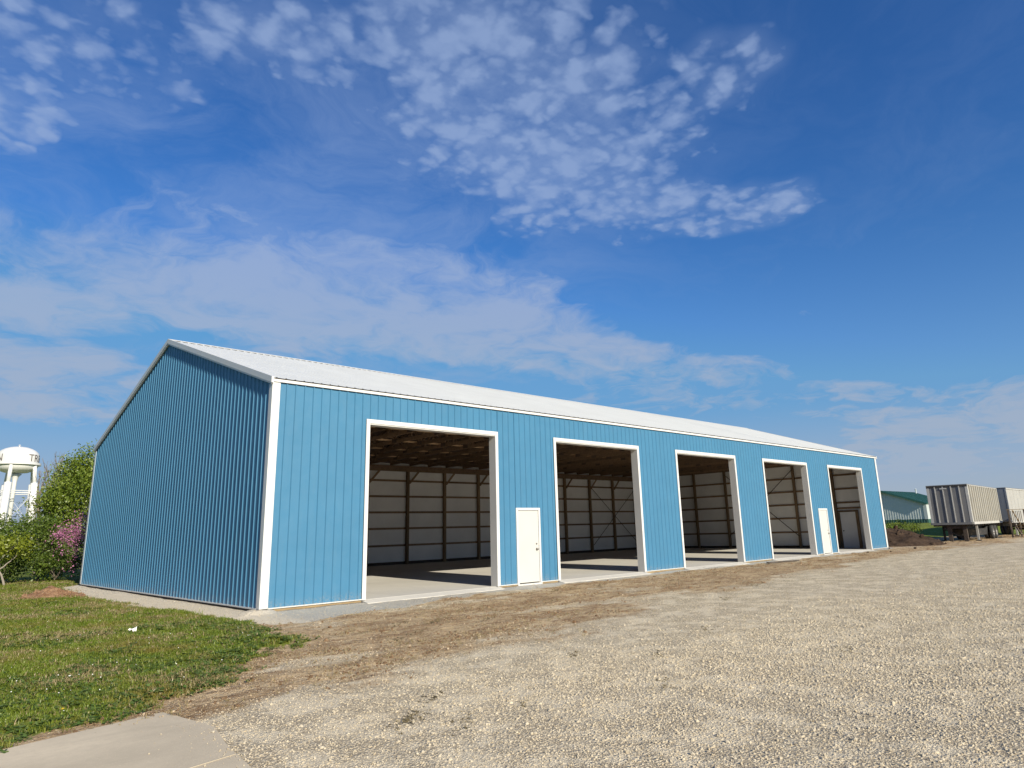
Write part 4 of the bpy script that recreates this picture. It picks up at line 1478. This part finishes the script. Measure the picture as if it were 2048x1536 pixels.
# ------------------------------------------------------------------ water tower
def build_tower():
    TX, TY = 18.05, 168.2
    T = thing('water_tower', 'white water tower on tall legs with town name lettering above the trees', 'water tower', (TX, TY, 0))
    R = 3.85
    zc = 18.25         # balcony level
    prof = [(0.001, 22.02), (.8, 21.98), (1.7, 21.82), (2.5, 21.52), (3.1, 21.16), (3.5, 20.78), (3.75, 20.35), (3.84, 19.9), (R, 19.4), (R, zc), (3.78, 17.7), (3.5, 17.2), (2.9, 16.8), (2.1, 16.5), (1.2, 16.38), (.001, 16.35)]
    tank = MB().lathe(prof[::-1], 56).build('tank', 'tower_white', T, True)
    f = MB().tube([(0, 0, 21.95), (0, 0, 22.3)], [.12, .12], 8)
    f.tube([(0, 0, 22.3), (0, 0, 22.45)], [.3, .1], 8)
    f.build('vent', 'tower_white', T)
    # balcony ring with rail
    MB().lathe([(R + .02, zc - .22), (R + .48, zc - .22), (R + .48, zc - .08), (R + .02, zc - .08)], 48).build('balcony', 'tower_white', T)
    MB().lathe([(R + .42, zc - .079), (R + .46, zc - .079), (R + .46, zc + .22), (R + .42, zc + .22)], 48).build('balcony_kerb', 'tower_white', T)
    # riser
    MB().tube([(0, 0, -.2), (0, 0, 14.6), (0, 0, 15.6), (0, 0, 16.2)], [.42, .42, .62, 1.15], 16).build('riser_pipe', 'tower_white', T, True)
    to_cam = Vector((CAM.x - TX, CAM.y - TY, 0)).normalized()
    side = Vector((-to_cam.y, to_cam.x, 0))          # to the right as seen
    legs = []
    for k in range(5):
        a = math.radians(-15 + 72 * k)
        d = to_cam * math.cos(a) + side * math.sin(a)
        lt = d * 3.75 + Vector((0, 0, zc - .2))
        lm = d * 4.15 + Vector((0, 0, 14.2))
        lb = d * 4.95 + Vector((0, 0, -.2))
        legs.append((d, lt, lm, lb))
        lg = MB().tube([lb, lm], [.74, .66], 14).build('leg', 'tower_white', T, True)
        MB().tube([lm + Vector((0, 0, .01)), lt], [.40, .36], 12).build('leg_head', 'tower_white', lg, True)
    for zz in (12.1, 12.55, 5.2):
        for k in range(5):
            d0, d1 = legs[k][0], legs[(k + 1) % 5][0]
            rr = 4.15 + (14.2 - zz) / 14.4 * 0.8
            MB().tube([d0 * rr + Vector((0, 0, zz)), d1 * rr + Vector((0, 0, zz))], [.09, .09], 6).build('strut', 'tower_white', T)
    for k in range(5):
        d0, d1 = legs[k][0], legs[(k + 1) % 5][0]
        for (za, zb_) in ((12.1, 5.2), (5.2, 12.1)):
            ra, rb = 4.15 + (14.2 - za) / 14.4 * 0.8, 4.15 + (14.2 - zb_) / 14.4 * 0.8
            MB().tube([d0 * ra + Vector((0, 0, za)), d1 * rb + Vector((0, 0, zb_))], [.03, .03], 5).build('tie_rod', 'tower_white', T)
    # lettering wrapped round the tank
    base_ang = math.atan2(to_cam.y, to_cam.x)
    word = 'TRENTON'
    pitch = math.radians(18.6)
    for start in (math.radians(38), math.radians(-164.5)):
        for i, chh in enumerate(word):
            cu = bpy.data.curves.new('letter', 'FONT')
            cu.body = chh
            cu.size = 2.15
            cu.extrude = 0.0
            cu.align_x = 'CENTER'
            tmp = bpy.data.objects.new('letter_tmp', cu)
            COL.objects.link(tmp)
            me0 = bpy.data.meshes.new_from_object(tmp)
            bpy.data.objects.remove(tmp)
            bm = bmesh.new()
            bm.from_mesh(me0)
            for _ in range(2):
                bmesh.ops.subdivide_edges(bm, edges=[e for e in bm.edges if e.calc_length() > .35], cuts=2)
            bmesh.ops.triangulate(bm, faces=bm.faces)
            for v in bm.verts:
                ang = start + i * pitch + v.co.x * 0.95 / R
                zz = 18.72 + v.co.y
                rr = np.interp(zz, [19.4, 19.9, 20.35, 20.78], [R, 3.84, 3.75, 3.5]) + .05
                a = base_ang + ang
                v.co = Vector((rr * math.cos(a), rr * math.sin(a), zz))
            me = bpy.data.meshes.new('letter')
            bm.to_mesh(me)
            bm.free()
            bpy.data.meshes.remove(me0)
            me.materials.append(MATS['letter_dark'])
            inst('letter', me, tank)


build_tower()


# ------------------------------------------------------------------ trees
def grow(mb, p, d, length, rad, depth, tips, r, spread=.6, upbias=.25, seg=3, twist=.18, kids=(2, 3), shrink=(.62, .82), thin=(.6, .8)):
    pts, rads = [p.copy()], [rad]
    q = p.copy()
    dd = d.copy()
    for i in range(seg):
        dd = (dd + Vector((r.gauss(0, twist), r.gauss(0, twist), r.gauss(0, twist * .6) + upbias * .12))).normalized()
        q = q + dd * (length / seg)
        pts.append(q.copy())
        rads.append(rad * (1 - .38 * (i + 1) / seg))
    mb.tube(pts, rads, 6 if depth > 1 else 4, cap=False)
    if depth <= 0:
        tips.append((q.copy(), dd.copy()))
        return
    for k in range(r.randint(*kids)):
        ax = Vector((r.gauss(0, 1), r.gauss(0, 1), r.gauss(0, .5)))
        nd = (dd + ax.normalized() * spread * r.uniform(.6, 1.2) + Vector((0, 0, upbias))).normalized()
        st = pts[-1] if k == 0 else pts[r.randint(max(1, seg - 1), seg)]
        grow(mb, st, nd, length * r.uniform(*shrink), rads[-1] * r.uniform(*thin), depth - 1, tips, r, spread, upbias, seg, twist, kids, shrink, thin)
    if depth <= 2: tips.append((q.copy(), dd.copy()))


def leaves(centres, per, sig, size, seed, flat=.7):
    g = np.random.default_rng(seed)
    C = np.repeat(np.array([tuple(c) for c in centres]), per, 0)
    n = len(C)
    C = C + g.normal(0, 1, (n, 3)) * np.array([sig, sig, sig * flat])
    a = g.normal(0, 1, (n, 3))
    a /= np.linalg.norm(a, axis=1)[:, None]
    b = g.normal(0, 1, (n, 3))
    b -= a * np.sum(a * b, 1)[:, None]
    b /= np.linalg.norm(b, axis=1)[:, None]
    s = size * g.uniform(.6, 1.3, (n, 1))
    V = np.stack([C - a * s, C + b * s * .5, C + a * s, C - b * s * .5], 1).reshape(-1, 3)
    F = np.arange(n * 4).reshape(n, 4)
    return V, F


def tree(name, label, cat, loc, height, width, seed, leafmat, per=26, size=.07, depth=4, trunk=.09, sig=.22, bark='bark', spread=.6, upbias=.25, clear=.25, group=None, fill=0, low=0.0, lean=(0, 0), squash=1.0):
    r = random.Random(seed)
    T = thing(name, label, cat, loc, 0, group)
    mb, tips = MB(), []
    h0 = height * clear
    grow(mb, Vector((0, 0, -.1)), Vector((lean[0], lean[1], 1)).normalized(), h0 + .1, trunk, 0, [], r, twist=.06)
    base = Vector((lean[0] * h0, lean[1] * h0, h0))
    base = Vector(mb.v[-1]) if mb.v else base
    n0 = 4 if cat != 'shrub' else 6
    for k in range(n0):
        a = k * 6.28 / n0 + r.uniform(-.4, .4)
        d = Vector((math.cos(a) * spread * 1.1, math.sin(a) * spread * 1.1, r.uniform(.6, 1.3))).normalized()
        grow(mb, base, d, height * .26, trunk * (.6 if leafmat else .75), depth - 1, tips, r, spread, upbias, thin=(.6, .8) if leafmat else (.82, 1.0))
    # fit to the wanted size
    V = np.array(mb.v)
    tp = np.array([tuple(t[0]) for t in tips])
    sx = width / 2 / max(.01, np.percentile(np.hypot(tp[:, 0], tp[:, 1]), 92))
    sz = (height - h0 * .4) / max(.01, tp[:, 2].max())
    S = np.array([sx, sx, sz])
    keep = sstep(0, 1, V[:, 2] / max(h0, .05))[:, None]
    V = V * (1 + (S - 1) * keep)
    mb.v = [tuple(v) for v in V]
    mb.build('trunk', bark, T, True)
    if leafmat:
        cs = tp * S
        if fill:
            g = np.random.default_rng(seed + 5)
            e = g.normal(0, 1, (fill, 3))
            e /= np.linalg.norm(e, axis=1)[:, None]
            rad = g.uniform(.35, 1.0, (fill, 1)) ** .5
            zc, zr = (height + low) / 2, (height - low) / 2
            el = e * rad * np.array([width / 2, width / 2, zr]) + np.array([cs[:, 0].mean() * .5, cs[:, 1].mean() * .5, zc])
            # uneven outline: drop clumps by a coarse noise
            nz = fbm(el[:, 0] * 1.1 + seed, el[:, 2] * 1.1 + el[:, 1] * .9, 3)
            el = el[nz > .40]
            cs = np.vstack([cs, el])
        Vl, Fl = leaves(cs, per, sig, size, seed + 1)
        Vl[:, 2] = np.maximum(Vl[:, 2], .03)
        o = bpy.data.objects.new('crown', np_mesh('crown', Vl, Fl, leafmat))
        COL.objects.link(o)
        o.parent = T
    return T


def zat(x, y): return float(gz(np.array([x]), np.array([y]))[0])


def at(x, y): return (x, y, zat(x, y))


TG = 'trees and shrubs at the back edge of the lawn'
tree('green_tree', 'tallest leafy green tree beside the back corner of the blue barn', 'tree', at(1.75, 23.5), 6.1, 3.5, 3, 'leaf_green', per=44, size=.062, depth=5, trunk=.13, sig=.26, clear=.16, group=TG, fill=330, low=.9)
tree('green_tree', 'mid-height dense green tree in front of the water tower legs', 'tree', at(-0.30, 22.5), 2.95, 2.7, 4, 'leaf_deep', per=36, size=.056, depth=4, trunk=.08, sig=.2, clear=.25, group=TG, fill=190, low=.7)
tree('green_tree', 'olive green young tree left of the tallest tree, thin brown stems showing', 'tree', at(0.85, 25.5), 4.8, 2.2, 5, 'leaf_olive', per=13, size=.07, depth=5, trunk=.07, sig=.24, clear=.2, group=TG, fill=70, low=1.4, bark='bark_pale')
tree('yellow_green_tree', 'small yellow-green tree with a bent pale trunk at the left edge', 'tree', at(-1.75, 20.2), 2.15, 2.2, 6, 'leaf_yellow', per=15, size=.05, depth=5, trunk=.06, sig=.24, clear=.42, group=TG, fill=14, low=.9, bark='bark_pale', lean=(-.35, 0), spread=.75)
tree('green_tree', 'low dark green tree at the far left edge of the lawn', 'tree', at(-2.6, 24.0), 3.3, 2.6, 8, 'leaf_deep', per=22, size=.07, depth=4, trunk=.08, sig=.22, clear=.25, group=TG, fill=120, low=.9)
tree('redbud_tree', 'pink blossoming redbud tree against the barn\'s back corner', 'tree', at(0.85, 19.6), 3.05, 2.3, 9, 'blossom', per=13, size=.034, depth=5, trunk=.05, sig=.17, clear=.16, group=TG, fill=120, low=.25, spread=.7, bark='bark')
tree('bare_tree', 'tall leafless tree with forked grey branches behind the green trees', 'tree', at(1.75, 33.0), 8.0, 3.4, 12, None, depth=5, trunk=.25, clear=.34, group=TG, spread=.5, upbias=.3, bark='bark')
tree('bare_tree', 'thin leafless sapling right of the water tower leg', 'tree', at(0.75, 30.0), 5.2, 1.2, 14, None, depth=4, trunk=.12, clear=.5, group=TG, spread=.4, upbias=.4, bark='bark')
tree('grey_green_tree', 'pale grey-green budding tree top behind the tallest green tree', 'tree', at(2.6, 30.0), 6.6, 3.6, 15, 'leaf_grey', per=7, size=.06, depth=5, trunk=.09, clear=.3, sig=.3, group=TG, bark='bark')
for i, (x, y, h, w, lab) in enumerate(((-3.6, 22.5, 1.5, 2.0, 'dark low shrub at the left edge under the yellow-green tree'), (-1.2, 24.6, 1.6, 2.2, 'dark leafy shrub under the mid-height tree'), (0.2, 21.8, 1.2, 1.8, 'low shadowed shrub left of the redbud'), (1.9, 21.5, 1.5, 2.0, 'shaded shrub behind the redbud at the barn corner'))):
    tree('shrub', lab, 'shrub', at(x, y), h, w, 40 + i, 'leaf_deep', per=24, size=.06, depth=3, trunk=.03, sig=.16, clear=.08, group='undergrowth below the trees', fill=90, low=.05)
# more of the row, past the left edge of the picture
for i, (x, y, h, w, mt, lab) in enumerate(((-6.5, 26.0, 5.2, 3.8, 'leaf_green', 'leafy green tree in the row, outermost beyond the left edge'), (-4.6, 29.5, 5.0, 3.6, 'leaf_olive', 'olive green tree behind the low dark tree'), (5.0, 27.0, 4.6, 4.0, 'leaf_green', 'green tree hidden behind the back wall of the barn'))):
    tree('green_tree', lab, 'tree', at(x, y), h, w, 60 + i, mt, per=16, size=.09, depth=4, trunk=.11, sig=.28, clear=.2, group=TG, fill=140, low=.9)


def far_woods():
    g = np.random.default_rng(77)
    cs = []
    for a in np.linspace(math.radians(-75), math.radians(28), 260):
        R_ = 330 + 40 * g.random()
        h = 5 + 5 * g.random() * (0.6 + 0.4 * math.sin(a * 31))
        for k in range(7):
            cs.append((CAM.x + R_ * math.sin(a) + g.normal(0, 3), CAM.y + R_ * math.cos(a) + g.normal(0, 3), h * g.random()))
    V, F = leaves(cs, 12, 1.6, .95, 78)
    V[:, 2] = np.maximum(V[:, 2], -.3)
    o = bpy.data.objects.new('far_woods', np_mesh('far_woods', V, F, 'leaf_deep'))
    COL.objects.link(o)
    o['kind'] = 'stuff'


far_woods()

# scrub beside the trailer
tree('shrub', 'wiry green brush growing at the dark trailer\'s front corner', 'shrub', at(49.4, 3.4), 1.5, 2.6, 71, 'leaf_green', per=9, size=.06, depth=4, trunk=.025, sig=.16, clear=.06, spread=.8, bark='bark_pale')


# ------------------------------------------------------------------ heaps and small things
def heap(name, label, cat, c, rx, ry, h, mat, seed, rot=0, n=56, clod=.12, parts=26, csize=(.05, .16)):
    g = np.random.default_rng(seed)
    T = thing(name, label, cat, (c[0], c[1], zat(*c) - .03), rot)
    u = np.linspace(-1, 1, n)
    X, Y = np.meshgrid(u, u, indexing='ij')
    rr = np.hypot(X, Y)
    prof = np.clip(1 - rr, 0, 1) ** .8
    nz = fbm(X * 2.3 + seed, Y * 2.3, 5, .62)
    Z = h * prof * (0.55 + 0.9 * nz) + clod * prof ** .5 * (fbm(X * 9 + seed, Y * 9, 4, .65) - .5)
    Z = np.where(rr >= .99, -.12, Z)
    V = np.stack([(X * rx).ravel(), (Y * ry).ravel(), Z.ravel()], 1)
    idx = np.arange(n * n).reshape(n, n)
    F = np.stack([idx[:-1, :-1].ravel(), idx[1:, :-1].ravel(), idx[1:, 1:].ravel(), idx[:-1, 1:].ravel()], 1)
    o = bpy.data.objects.new('mound', np_mesh('mound', V, F, mat, False))
    COL.objects.link(o)
    o.parent = T
    st = [stone_mesh(200 + seed + i, mat, 2) for i in range(4)]
    for k in range(parts):
        a, q = g.uniform(0, 6.28), g.uniform(.15, 1.02) ** .7
        px, py = q * math.cos(a), q * math.sin(a)
        i, j = int((px + 1) / 2 * (n - 1)), int((py + 1) / 2 * (n - 1))
        i, j = min(max(i, 0), n - 1), min(max(j, 0), n - 1)
        s = g.uniform(*csize)
        inst('clod', st[k % 4], T, (px * rx, py * ry, max(Z[i, j], 0.0) + s * .2), (g.uniform(0, 6), g.uniform(0, 6), g.uniform(0, 6)), (s, s, s))
    return T


heap('dirt_pile', 'dark brown dirt pile just past the right end of the barn', 'dirt pile', (43.4, 2.9), 4.2, 3.8, 1.22, 'dark_soil', 5, .4, 64, .5, 70, (.06, .2))
heap('mulch_pile', 'low reddish mulch pile on the lawn by the barn\'s back left side', 'mulch pile', (-2.0, 10.2), .95, .8, .30, 'red_mulch', 9, .2, 56, .16, 60, (.02, .06))

# crumpled white paper on the lawn
pm = MB()
rr = random.Random(3)
gx, gy_ = 5, 4
for i in range(gx):
    for j in range(gy_):
        pm.v.append(((i - 2) * .035 + rr.gauss(0, .006), (j - 1.5) * .04 + rr.gauss(0, .006), .03 + abs(rr.gauss(0, .03)) + (.05 if j == 1 else 0)))
for i in range(gx - 1):
    for j in range(gy_ - 1):
        a = i * gy_ + j
        pm.f.append((a, a + gy_, a + gy_ + 1, a + 1))
po = pm.build('paper_scrap', 'paper', None)
sm = po.modifiers.new('thickness', 'SOLIDIFY')
sm.thickness = .003
po.location = (-2.9, -1.45, zat(-2.9, -1.45) + .03)
po.rotation_euler = (.5, .1, .7)
po.scale = (.75, .75, .75)
tag(po, 'crumpled white scrap of paper lying on the grass', 'paper')

# dandelion
dl = thing('dandelion', 'single yellow dandelion near the edge of the concrete drive', 'flower', at(-5.05, -7.35))
MB().tube([(0, 0, 0), (.005, 0, .07)], [.003, .003], 6).build('stem', 'clover_leaf', dl)
m = MB()
for k in range(26):
    a = k * 2.4
    q = .006 + .022 * (k / 26)
    zt = .085 - .014 * (k / 26)
    ca, sa = math.cos(a), math.sin(a)
    m.face([(.005 + ca * q * .3 - sa * .004, sa * q * .3 + ca * .004, .07), (.005 + ca * q * .3 + sa * .004, sa * q * .3 - ca * .004, .07), (.005 + ca * q, sa * q, zt)])
m.build('petals', 'petal_yellow', dl)

# loose board in the dirt by the wall, and stray rocks
bd = MB().box(-1.1, 1.1, -.05, .05, 0, .04).build('loose_board', 'dark_wood', None, loc=(22.0, -0.95, zat(22.0, -.95) + .01))
bd.rotation_euler = (0, 0.01, -.12)
tag(bd, 'dark weathered board lying in the dirt before the fourth bay', 'board')
for (x, y, s, lab) in ((31.6, -0.75, .075, 'dark rock below the walk door beside the last bay'), (36.9, -1.3, .10, 'dark rock off the right front corner of the barn'), (32.9, -1.4, .06, 'small dark rock in the dirt before the last bay'), (36.0, -.25, .05, 'small dark clod against the wall base at the right corner')):
    o = bpy.data.objects.new('rock', stone_mesh(300 + int(x * 10), 'dark_soil', 2))
    COL.objects.link(o)
    o.location = (x, y, zat(x, y) + s * .4)
    o.scale = (s * 1.3, s, s)
    tag(o, lab, 'rock', 'loose rocks along the front of the barn')

build_gravel()
build_clods()
build_grass()
